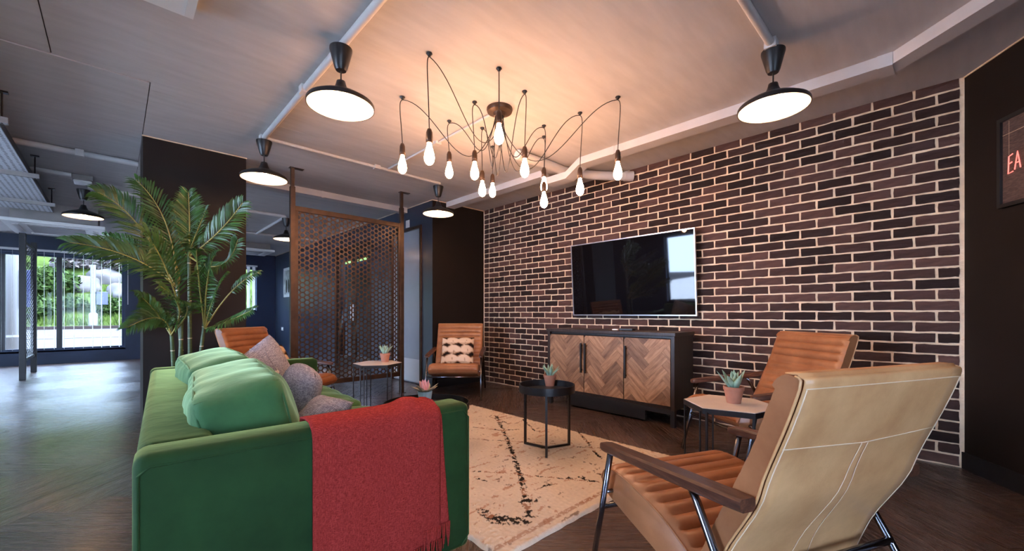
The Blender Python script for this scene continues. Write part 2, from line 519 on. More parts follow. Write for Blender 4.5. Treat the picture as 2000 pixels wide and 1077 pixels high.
# brick wall: mortar slab with bricks
wr = MB().box(BX, BX + .2, BY0, PY + .2, 0, CEIL).build('wall_right', M['mortar'])
tag(wr, 'feature wall of dark brown brick slips with wide cream mortar joints', 'wall', kind='structure')
def brick_variant(seed, L, h=.0620):
    r_ = random.Random(seed); nx, nz = 5, 2
    mb = MB(); front = []
    for j in range(nz + 1):
        row = []
        for i in range(nx + 1):
            y = -L / 2 + L * i / nx; z = -h / 2 + h * j / nz
            y += r_.uniform(-.0022, .0022) if i in (0, nx) else r_.uniform(-.006, .006)
            z += r_.uniform(-.0022, .0022)
            edge = i in (0, nx) or j in (0, nz)
            row.append((-(.0025 if edge else .0045) - r_.uniform(0, .0028), y, z))
        front.append(row)
    mb.grid(front)
    back = []
    idx = [(j, i) for i in range(nx + 1) for j in (0,)] + [(j, nx) for j in range(1, nz + 1)] + [(nz, i) for i in range(nx - 1, -1, -1)] + [(j, 0) for j in range(nz - 1, 0, -1)]
    o = len(mb.v)
    for j, i in idx: v = mb.v[j * (nx + 1) + i]; mb.v.append((.004, v[1], v[2]))
    for a in range(len(idx)):
        b = (a + 1) % len(idx)
        ja, ia = idx[a]; jb, ib = idx[b]
        mb.f.append((ja * (nx + 1) + ia, jb * (nx + 1) + ib, o + b, o + a))
    return mb
BP, BL = .0745, .2245
vf = [brick_variant(i, .2095) for i in range(10)]
vh = [brick_variant(50 + i, .099) for i in range(4)]
mf = [b.mesh('brick', M['brick']) for b in vf]; mh = [b.mesh('brick', M['brick']) for b in vh]
bricks = []
for k in range(35):
    z = .007 + k * BP + BP / 2 - .002
    y = BY0 + .022
    first = True
    while y < BY1 - .05:
        half = first and k % 2 == 1
        L = .101 if half else .2125
        if y + L > BY1:
            if BY1 - y < .09: break
            half = True; L = .101
        yc = y + L / 2
        px, py, dp = proj(BX, yc, z)
        hidden = (1090 < px < 1345 and 470 < py < 610 and 1.65 < yc < 3.05) or (1085 < px < 1345 and py > 655) or (1575 < px < 1830 and py > 745) or (1520 < px < 1640 and py > 670) or (1345 < px < 1600 and py > 790)
        bricks.append((dp + (100 if hidden else 0) + (3 if half else 0), half, yc, z))
        y += L + .0118; first = False
bricks.sort()
rest = MB()
for i, (d, half, yc, z) in enumerate(bricks):
    v = rng.randrange(4 if half else 10)
    dz = rng.uniform(-.0015, .0015); tw = rng.uniform(-.006, .006)
    if i < 295:
        link('brick', (mh if half else mf)[v], wr, (BX, yc, z + dz), (tw, 0, 0))
    else:
        src = vh[v] if half else vf[v]
        mt = Matrix.Translation((BX, yc, z + dz)) @ Matrix.Rotation(tw, 4, 'X')
        rest.add([mt @ Vector(p) for p in src.v], src.f)
o = link('brickwork', rest.mesh('brickwork', M['brick']), wr); o['kind'] = 'stuff'

# dark walls
o = MB().sweep([R0 + Vector((.002, 0, 0)), R1, R1 - RN * .2, R0 - RN * .2 + Vector((.2, 0, 0))], (0, 0, CEIL)).build('wall_angled', M['paint'])
tag(o, 'black painted angled wall beside the end of the bricks', 'wall', kind='structure')
o = MB().sweep([R0 + RD * .012 + RN * .001, R1 + RN * .001, R1 + RN * .016, R0 + RD * .0 + RN * .016], (0, 0, .11)).build('baseboard_right', M['blackm'])
tag(o, 'black skirting board under the angled wall', 'baseboard', kind='structure')
o = MB().sweep([R0 + RN * .0005, R1 + RN * .0005, R1 + RN * .007, R0 + RN * .007], (0, 0, .008)).build('trim_1', M['mortar'])
o.location.z = CEIL - .008
tag(o, 'thin pale caulk line along the top of the angled wall', 'trim', kind='structure')
o = MB().box(PX + .002, BX, PY, PY + .2, 0, CEIL).build('wall_pier', M['paint'])
tag(o, 'black painted pier between the bricks and the passage', 'wall', kind='structure')
o = MB().box(PX, PX + .2, PY + .002, 5.13, 0, CEIL).box(PX, PX + .2, 5.13, 6.03, 2.30, CEIL) \
    .box(PX, PX + .2, 6.03, 6.75, 0, CEIL).box(PX, PX + .2, 6.75, 8.35, 2.30, CEIL).box(PX, PX + .2, 8.35, FY, 0, CEIL).build('wall_passage', M['satin'])
tag(o, 'satin navy passage wall with doorways', 'wall', kind='structure')
o = MB().box(PX + .2, BX, PY + .2, FY, 2.3, CEIL).box(PX + 1.1, PX + 1.3, PY + .2, FY, 0, 2.3).build('wall_inner', M['navy'])
tag(o, 'navy inner wall behind the glazed passage door', 'wall', kind='structure')
o = MB().box(PX, BX - .012, PY - .007, PY - .0005, CEIL - .009, CEIL).box(PX - .007, PX - .0005, PY - .007, FY, CEIL - .009, CEIL).build('trim_2', M['mortar'])
tag(o, 'thin pale caulk line along the top of the pier', 'trim', kind='structure')
o = MB().box(PX + .015, BX - .012, PY - .014, PY - .0005, .0005, .10).build('baseboard_pier', M['blackm'])
tag(o, 'black skirting board under the pier', 'baseboard', kind='structure')
o = MB().box(.173, .951, PY + .01, PY + .56, 0, CEIL).build('wall_column', M['paint'])
tag(o, 'broad black painted column behind the palm', 'column', kind='structure')
o = MB().box(.166, .958, PY + .003, PY + .0095, CEIL - .009, CEIL).build('trim_3', M['mortar'])
tag(o, 'thin pale caulk line along the top of the column', 'trim', kind='structure')
w = MB(); zb, zt = .27, 2.25
w.box(LX, -3.5, FY, FY + .2, 0, CEIL).box(-3.5, .148, FY, FY + .2, 0, zb).box(-3.5, .148, FY, FY + .2, zt, CEIL).box(.148, 1.72, FY, FY + .2, 0, CEIL)
w.box(1.72, 2.70, FY, FY + .2, 0, 1.11).box(1.72, 2.70, FY, FY + .2, zt, CEIL).box(2.70, PX + .2, FY, FY + .2, 0, CEIL)
o = w.build('wall_far', M['navy']); tag(o, 'navy window wall at the far end of the room', 'wall', kind='structure')
w = MB(); prev = KY
for a, b in WIN_L:
    w.box(LX - .2, LX, prev, a, 0, CEIL).box(LX - .2, LX, a, b, 0, .30).box(LX - .2, LX, a, b, 2.40, CEIL); prev = b
w.box(LX - .2, LX, prev, FY + .2, 0, CEIL)
o = w.build('wall_left', M['navy']); tag(o, 'navy wall with wide windows facing the bricks', 'wall', kind='structure')
o = MB().box(LX - .2, -2.3, KY - .2, KY, 0, CEIL).box(-.4, R1.x + .05, KY - .2, KY, 0, CEIL).box(-2.3, -.4, KY - .2, KY, 0, .35).box(-2.3, -.4, KY - .2, KY, 2.05, CEIL).build('wall_back', M['paint']); tag(o, 'dark painted wall facing the far windows', 'wall', kind='structure')

# ceiling boards with open joints
ce = MB().box(LX - .2, BX + .25, KY - .2, FY + .2, CEIL + .012, CEIL + .15).build('ceiling', M['joint'])
tag(ce, 'pale painted board ceiling with cracked joints', 'ceiling', kind='structure')
g = .004
panels = [
    [(LX, KY), (-.28 - g, KY), (-.28 - g, 3.730), (LX, 3.730)],
    [(-.28 + g * .4, KY), (BX + .2, KY), (BX + .2, 3.852), (.172, 3.851), (.172, 3.730), (-.28 + g * .4, 3.730)],
    [(LX, 3.746), (.167, 3.746), (.167, 4.983), (LX, 4.983)],
    [(.172, 3.8555), (BX + .2, 3.8555), (BX + .2, 5.48), (.172, 5.48)],
    [(LX, 4.988), (.168, 4.988), (.168, 7.05), (LX, 7.05)],
    [(LX, 7.056), (.168, 7.056), (.168, FY), (LX, FY)],
    [(.172, 5.482), (PX + .1, 5.482), (PX + .1, 8.0), (.172, 8.0)],
    [(.172, 8.003), (PX + .1, 8.003), (PX + .1, FY), (.172, FY)],
]
for p in panels:
    MB().prism(p, CEIL, CEIL + .0118).build('ceiling_board', M['ceil'], ce)

# windows
def window(name, label, x0, x1, z0, z1, mull, Y, frame=.05):
    t = empty(name, (0, 0, 0)); tag(t, label, 'window', kind='structure')
    f = MB()
    f.box(x0, x1, Y, Y + .06, z0, z0 + frame).box(x0, x1, Y, Y + .06, z1 - frame, z1)
    f.box(x0, x0 + frame, Y, Y + .06, z0 + frame, z1 - frame).box(x1 - frame, x1, Y, Y + .06, z0 + frame, z1 - frame)
    f.build('window_frame', M['navy'], t)
    xs = [x0 + frame] + [m for m in mull] + [x1 - frame]
    for m in mull: MB().box(m - .04, m + .04, Y - .01, Y + .07, z0 + frame, z1 - frame).build('mullion', M['blackm'], t)
    for a, b in zip(xs[:-1], xs[1:]):
        a_ = a + (.04 if a in mull else 0); b_ = b - (.04 if b in mull else 0)
        MB().box(a_, b_, Y + .028, Y + .034, z0 + frame, z1 - frame).build('pane', M['glass'], t)
    MB().box(x0 - .02, x1 + .02, Y - .10, Y, z0 - .025, z0).build('window_sill', M['navy'], t)
    return t
window('window_1', 'wide far window with black mullions looking on to the road', -3.5, .148, zb, zt, (-2.6, -1.60, -.845), FY + .10)
window('window_2', 'small far window with vertical blinds beside the passage wall', 1.72, 2.70, 1.11, zt, (), FY + .10)
for i, (a, b) in enumerate(WIN_L):
    t = window('window_%d' % (i + 3), ['wide window in the left wall facing the television'][i],
               a, b, .30, 2.40, [a + (b - a) * k / 3 for k in (1, 2)], .10)
    t.rotation_euler = (0, 0, PI / 2); t.location = (LX, 0, 0)

t = window('window_4', 'unseen window added for daylight in the wall facing the far windows', .4, 2.3, .35, 2.05, (1.35,), .10)  # out of view, added so daylight reaches the near armchair's back
t.rotation_euler = (0, 0, PI); t.location = (0, KY, 0)

# vertical blinds
def blind(label, x0, x1, z0, z1, Y, step, ang, wand=None):
    t = empty('vertical_blind', ((x0 + x1) / 2, Y, z1)); tag(t, label, 'blind', 'vertical window blinds')
    w_ = (x1 - x0) / 2
    MB().box(-w_, w_, -.025, .025, 0, .04).build('headrail', M['plastic'], t)
    sl = MB().box(-.001, .001, -.044, .044, z0 - z1, 0).mesh('slat', M['plastic'])
    n = int((x1 - x0) / step)
    for i in range(n):
        link('slat', sl, t, (-w_ + step * (i + .5), 0, 0), (0, 0, ang))
    if wand is not None: MB().tube([(wand, -.03, 0), (wand, -.035, -1.05)], .008, 6).build('wand', M['plastic'], t)
    return t
blind('white vertical blind turned open across the wide far window', -3.3, .13, .30, 2.28, FY - .07, .137, R(7), wand=1.78)
blind('white vertical blind on the small far window', 1.72, 2.70, 1.13, 2.26, FY - .07, .12, R(40))

# doors in the passage wall
t = empty('door_1'); tag(t, 'grey blue door with a pale kick plate in the passage wall', 'door', kind='structure')
MB().box(PX + .02, PX + .06, 5.17, 5.99, .012, 2.26).build('door_leaf', pbr('door_paint', (.30, .33, .38), .28, var=.05), t)
f = MB().box(PX - .02, PX + .2, 5.13, 5.168, 0, 2.30).box(PX - .02, PX + .2, 5.992, 6.03, 0, 2.30).box(PX - .02, PX + .2, 5.168, 5.992, 2.262, 2.30).build('door_frame', M['bronze'], t)
MB().box(PX + .014, PX + .0198, 5.19, 5.97, .03, .36).build('kick_plate', pbr('pale_kick_plate', (.58, .60, .62), .35), t)
MB().tube([(PX + .02, 5.93, 1.02), (PX - .03, 5.93, 1.02), (PX - .03, 5.82, 1.02)], .009, 8).build('door_handle', M['steel'], t)
t = empty('door_2'); tag(t, 'black framed double glazed doors in the passage wall', 'door', kind='structure')
f = MB().box(PX - .02, PX + .1, 6.75, 6.82, 0, 2.30).box(PX - .02, PX + .1, 8.28, 8.35, 0, 2.30).box(PX - .02, PX + .1, 6.82, 8.28, 2.23, 2.30)
f.build('door_frame', M['blackm'], t)
for a, b in ((6.83, 7.545), (7.555, 8.27)):
    d_ = MB().box(PX + .02, PX + .06, a, a + .09, .01, 2.22).box(PX + .02, PX + .06, b - .09, b, .01, 2.22).box(PX + .02, PX + .06, a + .09, b - .09, .01, .22).box(PX + .02, PX + .06, a + .09, b - .09, 2.12, 2.22).build('door_leaf', M['blackm'], t)
    MB().box(PX + .036, PX + .044, a + .09, b - .09, .22, 2.12).build('pane', M['glass'], d_)
    MB().tube([(PX + .0, a + .045 if a > 7.5 else b - .045, .9), (PX + .0, a + .045 if a > 7.5 else b - .045, 1.2)], .010, 8).build('door_handle', M['steel'], d_)

# conduits, trunking and pipes under the ceiling
def conduit(label, pts, r, group='surface conduits', clips=()):
    t = empty('conduit', pts[0]); b = Vector(pts[0])
    MB().tube([Vector(p) - b for p in pts], r, 12).build('pipe', M['trunk'], t, smooth=True, auto=60)
    for c_ in clips:
        MB().box(c_[0] - .03, c_[0] + .03, c_[1] - .03, c_[1] + .03, CEIL - 2 * r - .008, CEIL).build('saddle', M['trunk'], t).location = -b
    tag(t, label, 'conduit', group)
z1 = CEIL - .023
conduit('conduit on the ceiling feeding the two pendants by the column', [(.943, -1.5, z1), (.943, 4.15, z1)], .022, clips=[(.943, 3.05), (.943, 4.155)])
conduit('conduit on the ceiling feeding the pendant in front of the bricks', [(.98, .676, z1), (2.75, .676, z1)], .022, clips=[(2.72, .676)])
conduit('conduit on the ceiling running to the pendant beside the pier', [(.98, 4.155, CEIL - .016), (2.80, 4.155, CEIL - .016)], .015, clips=[(2.0, 4.155)])
conduit('thin conduit on the ceiling from the chandelier canopy', [(2.123, 2.40, CEIL - .011), (2.123, 4.13, CEIL - .011)], .010, clips=[(2.123, 3.2)])
conduit('conduit on the ceiling between the cable tray and the column', [(-.66, 5.73, CEIL - .03), (.166, 5.745, CEIL - .03)], .028, clips=[(-.25, 5.735)])
conduit('conduit on the ceiling running into the emergency light', [(-.66, 6.72, CEIL - .025), (-.36, 6.73, CEIL - .025)], .023)
conduit('conduit on the ceiling behind the far pendant by the palm', [(-.25, 7.28, CEIL - .025), (.60, 7.28, CEIL - .025)], .023)
conduit('conduit on the ceiling feeding the pendant beyond the screen', [(.6, 7.24, CEIL - .025), (1.95, 7.24, CEIL - .025)], .023)
conduit('conduit on the ceiling running away from the pendant beyond the screen', [(1.965, 7.30, CEIL - .025), (1.965, 9.1, CEIL - .025)], .023)
conduit('conduit on the ceiling across the far end of the passage', [(.6, 9.18, CEIL - .025), (3.1, 9.18, CEIL - .025)], .023)
t = empty('ceiling_trunking', (0, 0, CEIL)); tag(t, 'pale box trunking under the ceiling beyond the perforated screen', 'trunking')
MB().box(.96, PX - .02, 5.50, 5.62, -.078, 0).build('trunking_body', M['trunk'], t, bevel=.003)
MB().box(1.9, 1.93, 5.494, 5.626, -.084, 0).build('joint_cover', M['trunk'], t)
# trunking along the bricks, dipping under the pipe
t = empty('ceiling_trunking', (0, 0, 0)); tag(t, 'long pale box trunking along the top of the bricks, dipping under a pipe', 'trunking')
prof = [(.20, 0), (2.53, 0), (2.70, -.098), (2.98, -.098), (3.05, 0), (PY - .02, 0)]
mb = MB(); x0, x1, hh = 3.365, 3.505, .072; rows = []
for y, dz in prof:
    zt_ = CEIL - .001 + dz; rows.append([(x0, y, zt_ - hh), (x1, y, zt_ - hh), (x1, y, zt_), (x0, y, zt_)])
mb.grid(rows, True); n_ = len(mb.v); mb.f += [(3, 2, 1, 0), (n_ - 4, n_ - 3, n_ - 2, n_ - 1)]
mb.build('trunking_body', M['trunk'], t)
dv = Vector((-.655, -.756, 0)); nv = Vector((.756, -.655, 0)); p0 = Vector((x0, .2, CEIL - .073))
MB().sweep([p0, p0 + dv * 2.2, p0 + dv * 2.2 + nv * .14, p0 + Vector((.14, 0, 0))], (0, 0, .072)).build('trunking_arm', M['trunk'], t)
MB().box(x0 - .004, x1 + .004, .20, .27, CEIL - .078, CEIL - .0005).build('joint_cover', M['trunk'], t)
MB().box(x0 - .004, x1 + .004, 2.12, 2.15, CEIL - .078, CEIL - .0005).build('joint_cover', M['trunk'], t)
pts = catmull([(2.76, 2.795, 2.546), (2.80, 2.795, 2.546), (2.90, 2.79, 2.546), (3.2, 2.79, 2.555), (3.5, 2.78, 2.553), (3.62, 2.70, 2.545), (3.8, 2.56, 2.53), (BX - .002, 2.33, 2.53)], 5)
t = empty('waste_pipe', (0, 0, 0)); tag(t, 'fat white pipe crossing under the ceiling into the brick wall', 'pipe')
MB().tube(pts, .047, 16).build('pipe', M['trunk'], t, smooth=True, auto=50)
MB().tube([Vector((BX - .002, 2.33, 2.53)) + Vector((-.12, .102, 0)) * k for k in (0, .6)], .054, 16).build('collar', M['trunk'], t, smooth=True, auto=50)

# ceiling light panel at the top edge of the frame
t = empty('ceiling_light', (0, 0, CEIL)); tag(t, 'square pale light panel hung under the ceiling boards, switched off', 'ceiling light')
MB().box(-.31, .252, 2.10, 2.678, -.055, -.018).build('diffuser', M['plastic'], t)
MB().box(.252, .288, 2.095, 2.672, -.058, 0).build('end_frame', M['white'], t)
MB().box(-.346, -.31, 2.095, 2.672, -.058, 0).build('end_frame', M['white'], t)
MB().box(-.31, .252, 2.2, 2.6, -.018, 0).build('driver_box', M['white'], t)

# cable tray on hangers
t = empty('cable_tray', (-1.1, 6.2, 2.42)); tag(t, 'perforated steel cable tray hung on struts near the ceiling', 'cable tray')
MB().box(-.55, .48, -3.6, 2.25, 0, .004).build('tray_deck', M['perf'], t)
MB().box(.478, .484, -3.6, 2.25, 0, .06).build('tray_side', M['black'], t)
MB().box(-.556, -.55, -3.6, 2.25, 0, .06).build('tray_side', M['black'], t)
for y in (-1.6, .05, 1.55):
    s_ = MB().box(-.62, .55, y - .02, y + .02, -.042, -.001).build('strut', M['acgrey'], t)
    for x in (-.59, .52):
        MB().tube([(x, y, -.05), (x, y, CEIL - 2.42)], .006, 6).build('hanger_rod', M['black'], s_)
        MB().box(x - .03, x + .03, y - .02, y + .02, CEIL - 2.42 - .012, CEIL - 2.42 - .0005).build('ceiling_plate', M['black'], s_)
# air conditioning cassettes
def cassette(label, x, y, w_, d_, zb_):
    t = empty('air_conditioner', (x, y, zb_)); tag(t, label, 'air conditioner', 'ceiling air conditioners')
    MB().box(-w_ * .42, w_ * .42, -d_ * .42, d_ * .42, .05, CEIL - zb_ - .002).build('casing', M['acgrey'], t)
    MB().box(-w_ / 2, w_ / 2, -d_ / 2, d_ / 2, 0, .05).build('fascia', M['plastic'], t, bevel=.012)
    MB().box(-w_ * .28, w_ * .28, -d_ * .28, d_ * .28, -.008, .0).build('grille', M['acgrey'], t)
    for k in (-1, 1):
        MB().box(-w_ * .32, w_ * .32, k * d_ * .39 - .03, k * d_ * .39 + .03, -.006, 0).build('louvre', M['white'], t)
        MB().box(k * w_ * .39 - .03, k * w_ * .39 + .03, -d_ * .3, d_ * .3, -.006, 0).build('louvre', M['white'], t)
cassette('square white ceiling air conditioner beyond the cable tray', -.62, 9.35, 1.02, 1.25, 2.29)
cassette('square white ceiling air conditioner at the far end of the passage', 2.15, 10.9, .9, .9, 2.42)
t = empty('emergency_light', (-.27, 6.83, CEIL)); tag(t, 'small grey emergency light box on the ceiling above a pendant', 'emergency light')
MB().box(-.085, .085, -.10, .10, -.06, 0).build('housing', M['acgrey'], t, bevel=.006)
MB().box(-.075, .075, -.09, .09, -.085, -.06).build('lens', M['plastic'], t, bevel=.012)

# sockets and switches
def plate(label, loc, rz, w_=.09, h_=.09, rock=1):
    t = empty('wall_switch', loc, rz); tag(t, label, 'switch')
    MB().box(-w_ / 2, w_ / 2, -.009, 0, -h_ / 2, h_ / 2).build('cover_plate', M['plastic'], t, bevel=.003)
    for k in range(rock):
        x = (k - (rock - 1) / 2) * .04
        MB().box(x - .012, x + .012, -.013, -.009, -.02, .02).build('rocker', M['white'], t)
plate('white switch plate high up above the grey blue door', (PX - .0005, 5.52, 2.37), PI / 2 + PI, .10, .11, 1)
plate('white switch plate on the pier beside the armchair near the bricks', (4.005, PY - .0005, .77), 0, .055, .09, 1)
plate('white socket low on the passage wall beyond the screen', (PX - .0005, 11.95, .63), PI / 2 + PI, .15, .09, 2)
# ------------------------------------------------------------------ furniture
# ---- armchair, origin on the floor, x forward, y to the sitter's left
def chair_proto():
    t = empty('leather_armchair')
    # seat: profile in (x, z), ribs on top
    top = catmull([(-.135, .30, 0), (-.075, .329, 0), (.043, .382, 0), (.20, .418, 0), (.31, .430, 0), (.375, .412, 0), (.402, .366, 0)], 20)
    bot = catmull([(.402, .366, 0), (.375, .325, 0), (.307, .297, 0), (.063, .237, 0), (-.12, .19, 0)], 5)
    top = [(p.x, p.y) for p in top]; bot = [(p.x, p.y) for p in bot][1:]
    hw = .292
    def ribbed(top, other, nribs, amp, hw, nl, start=0.0):
        L = [0]
        for a, b in zip(top[:-1], top[1:]): L.append(L[-1] + math.hypot(b[0] - a[0], b[1] - a[1]))
        rows = []
        for j in range(nl + 1):
            s = -1 + 2 * j / nl
            s = math.copysign(1 - (1 - abs(s)) ** 1.6, s)
            edge = max(0, (abs(s) - .86) / .14)
            inset = .018 * edge ** 2
            fade = 1 - min(1, max(0, (abs(s) - .86) / .06))
            row = []
            for i, (x, z) in enumerate(top):
                a = top[max(i - 1, 0)]; b = top[min(i + 1, len(top) - 1)]
                tx, tz = b[0] - a[0], b[1] - a[1]; q_ = math.hypot(tx, tz) or 1
                nx, nz = -tz / q_, tx / q_
                if nz < 0 and nx < 0: nx, nz = -nx, -nz
                u = L[i] / L[-1] * nribs + start
                h = amp * (abs(math.sin(PI * u)) ** .42 - 1) * (fade * .9 + .1) - inset
                row.append((x + nx * h, hw * s, z + nz * h))
            for (x, z) in other:
                row.append((x, hw * s * (1 - .0 * edge), z))
            rows.append(row)
        return rows
    rows = ribbed(top, bot, 10, .022, hw, 22)
    mb = MB().grid(rows, True); n = len(rows[0])
    mb.f += [tuple(range(n)), tuple((len(rows) - 1) * n + k for k in range(n))]
    seat = mb.build('seat', M['leather'], t, smooth=True, auto=55)
    for s in (-1, 1):
        MB().tube([(x, s * (hw - .002), z - .017) for x, z in top[9::4]], .0035, 6).build('piping', M['leather'], seat, smooth=True)
    # back: front profile with ribs (going up) and smooth sides
    front = catmull([(-.105, .275, 0), (-.125, .34, 0), (-.175, .45, 0), (-.235, .574, 0), (-.295, .700, 0), (-.337, .811, 0), (-.365, .872, 0), (-.395, .893, 0), (-.420, .890, 0)], 18)
    rear = catmull([(-.420, .890, 0), (-.436, .873, 0), (-.402, .770, 0), (-.350, .640, 0), (-.317, .545, 0), (-.232, .395, 0), (-.180, .262, 0), (-.14, .215, 0)], 6)
    front = [(p.x, p.y) for p in front]; rear = [(p.x, p.y) for p in rear]
    hb = .302
    rows = []
    nl = 20
    L = [0]
    for a, b in zip(front[:-1], front[1:]): L.append(L[-1] + math.hypot(b[0] - a[0], b[1] - a[1]))
    for j in range(nl + 1):
        s = -1 + 2 * j / nl; s = math.copysign(1 - (1 - abs(s)) ** 1.6, s)
        edge = max(0, (abs(s) - .86) / .14); fade = 1 - min(1, max(0, (abs(s) - .86) / .06))
        row = []
        for i, (x, z) in enumerate(front):
            a = front[max(i - 1, 0)]; b = front[min(i + 1, len(front) - 1)]
            tx, tz = b[0] - a[0], b[1] - a[1]; q_ = math.hypot(tx, tz) or 1
            nx, nz = tz / q_, -tx / q_
            u = L[i] / L[-1] * 13
            h = .020 * (abs(math.sin(PI * u)) ** .42 - 1) * (fade * .9 + .1) - .014 * edge ** 2
            if u > 11.6: h *= .25
            row.append((x + nx * h, hb * s, z + nz * h))
        for (x, z) in rear[1:]:
            row.append((x + .006, hb * s, z))
        rows.append(row)
    mb = MB().grid(rows, True); n = len(rows[0])
    mb.f += [tuple(range(n)), tuple((len(rows) - 1) * n + k for k in range(n))]
    back = mb.build('backrest', M['leather'], t, smooth=True, auto=55)
    # rear skin
    rows = []
    pth = [(-.392, .8945), (-.4225, .8945)] + [(x - .003, z) for x, z in rear[1:]]
    pth = pth[:-2]
    for j in range(13):
        s = -1 + 2 * j / 12
        rows.append([(x - .004 * math.cos(s * PI / 2), (hb - .004) * s, z) for x, z in pth])
    skin = MB().grid(rows).build('back_panel', M['leather_b'], t, smooth=True)
    skin['label'] = 'pale tan leather back panel with cream stitching'
    m_ = skin.modifiers.new('solid', 'SOLIDIFY'); m_.thickness = .004; m_.offset = -1
    def rear_at(z):
        for a, b in zip(pth[1:-1], pth[2:]):
            if (a[1] - z) * (b[1] - z) <= 0 and a[1] != b[1]:
                k = (a[1] - z) / (a[1] - b[1]); return a[0] + (b[0] - a[0]) * k
        return pth[-1][0]
    def stitch(pts, r=.0014):
        MB().tube(pts, r, 5).build('stitching', M['thread'], skin, smooth=True)
    def on(y, z, out=.0045): return (rear_at(z) - out * math.cos(y / hb * PI / 2) - .0012, y, z)
    stitch([on(-hb + .008 + (2 * hb - .016) * k / 16, .862) for k in range(17)])
    stitch([on(-hb + .008 + (2 * hb - .016) * k / 16, .700 + .012 * abs(k - 8) / 8) for k in range(17)])
    for s in (-1, 1):
        stitch([on(s * (.012 + .030 * (k / 12) ** 1.5), .698 - k * .036) for k in range(13)], .0011)
        stitch([on(s * (hb - .010), .86 - k * .048) for k in range(13)])
        MB().tube([(x + .008, s * (hb + .0005), z) for x, z in pth[2::2]], .0032, 6).build('piping', M['leather_b'], skin, smooth=True)
    # arms, legs, crossbars
    for s in (-1, 1):
        A = Vector((.335, s * .325, .512)); B = Vector((-.322, s * .330, .562))
        d = (B - A); rows = []
        for k, (tt, w_, h_) in enumerate([(0, .004, .006), (.012, .018, .013), (.05, .026, .0165), (.3, .029, .0175), (.6, .030, .0185), (.93, .028, .018), (1.0, .025, .017)]):
            c_ = A + d * tt
            rows.append([(c_.x, c_.y + w_ * x, c_.z + h_ * z) for x, z in ((-1, -.55), (-.65, -1), (.65, -1), (1, -.55), (1, .6), (.8, 1), (-.8, 1), (-1, .6))])
        mb = MB().grid(rows, True); mb.f += [tuple(range(8)), tuple(48 + k for k in range(8))]
        mb.build('armrest', M['arm'], t, smooth=True, auto=35)
        MB().tube([(.280, s * .325, .502), (.340, s * .328, .25), (.402, s * .332, .0)], .0115, 10).build('leg', M['chrome'], t, smooth=True)
        MB().tube([(-.130, s * .325, .530), (-.155, s * .327, .50), (-.255, s * .330, .335), (-.445, s * .334, .0)], .0115, 10).build('leg', M['chrome'], t, smooth=True)
        MB().tube([(.318, s * .327, .335), (.318, s * .285, .335)], .008, 8).build('bolt', M['chrome'], t, smooth=True)
    MB().tube([(-.262, -.330, .325), (-.262, .330, .325)], .0115, 10).build('crossbar', M['chrome'], t, smooth=True)
    MB().tube([(.335, -.328, .27), (.335, .328, .27)], .010, 10).build('crossbar', M['chrome'], t, smooth=True)
    return t
c0 = chair_proto()
CH = [(1.541, .483, 65.8, 'tan leather armchair with its back panel showing beside the rug'),
      (3.244, .862, 143.6, 'ribbed leather armchair in front of the bricks beside the sideboard'),
      (3.140, 4.279, 226.6, 'ribbed leather armchair with a tie-dye cushion in front of the black pier'),
      (1.152, 4.385, 311.2, 'ribbed leather armchair between the palm column and the perforated screen')]
for i, (x, y, a, lab) in enumerate(CH):
    o = c0 if i == 0 else copy_tree(c0)
    o.location = (x, y, .001); o.rotation_euler = (0, 0, R(a))
    tag(o, lab, 'armchair', 'leather armchairs')

# ---- pillows
def pillow_mesh(name, mat, w, h, t, n=22, seed=0, pattern=None, wr=.006, sag=0.0, pw=3.2, rd=.05):
    mb = MB(); rows = []; cols = []
    for side in (1, -1):
        g_ = []
        for j in range(n + 1):
            row = []
            for i in range(n + 1):
                u = -1 + 2 * i / n; v = -1 + 2 * j / n
                u = math.sin(u * PI / 2); v = math.sin(v * PI / 2)
                th = t / 2 * ((1 - abs(u) ** pw) * (1 - abs(v) ** pw)) ** .55
                x = w / 2 * u * (1 - .07 * (1 - v * v)); z = h / 2 * v * (1 - .07 * (1 - u * u))
                x *= 1 - rd * u * u * v * v; z *= 1 - rd * u * u * v * v
                nz = noise.noise(Vector((x * 9, z * 9, seed * 3.1 + side))) * wr * (th / (t / 2)) + noise.noise(Vector((x * 25, z * 25, seed + 5 * side))) * wr * .4
                row.append((x, side * th + nz, z - sag * th))
                if pattern: cols.append(pattern(u, v, seed))
            g_.append(row)
        mb.grid(g_)
    mb.col = cols if pattern else None
    me = mb.mesh(name, mat, True, fix=False)
    bm = bmesh.new(); bm.from_mesh(me)
    bmesh.ops.remove_doubles(bm, verts=bm.verts, dist=.0008)
    bmesh.ops.recalc_face_normals(bm, faces=bm.faces)
    bm.to_mesh(me); bm.free()
    return me
def tie(u, v, seed):
    """cream lozenges with brown folds on near black"""
    wob = noise.noise(Vector((u * 2.2, v * 2.2, seed))) * .22
    a = (u + .05 + wob * .5) * 1.28 + (.18 if abs(v) < .33 else 0); b = (v + wob * .35) * 1.5
    ca_, cb = a - math.floor(a + .5) if False else (a - round(a - .5) - .5), b - round(b)
    r_ = abs(ca_) * 1.75 + (abs(cb) * 1.95) ** 1.9
    fold = abs(ca_ + .15 * cb + .06)
    crm = Vector((.72, .53, .36)); brn = Vector((.20, .075, .030)); blk = Vector((.012, .008, .007))
    if r_ < .90: c = crm
    elif r_ < 1.08: c = crm.lerp(brn, (r_ - .90) / .18)
    else: c = brn.lerp(blk, min(1, (r_ - 1.08) / .12))
    if fold < .035 and cb < .12 and r_ < .95: c = c.lerp(brn, .75 * (1 - fold / .035))
    if cb < -.24 and r_ < .95: c = c.lerp(brn, .35)
    return tuple(c)
pm = pillow_mesh('cushion', M['tie'], .44, .40, .13, 44, 1, tie)
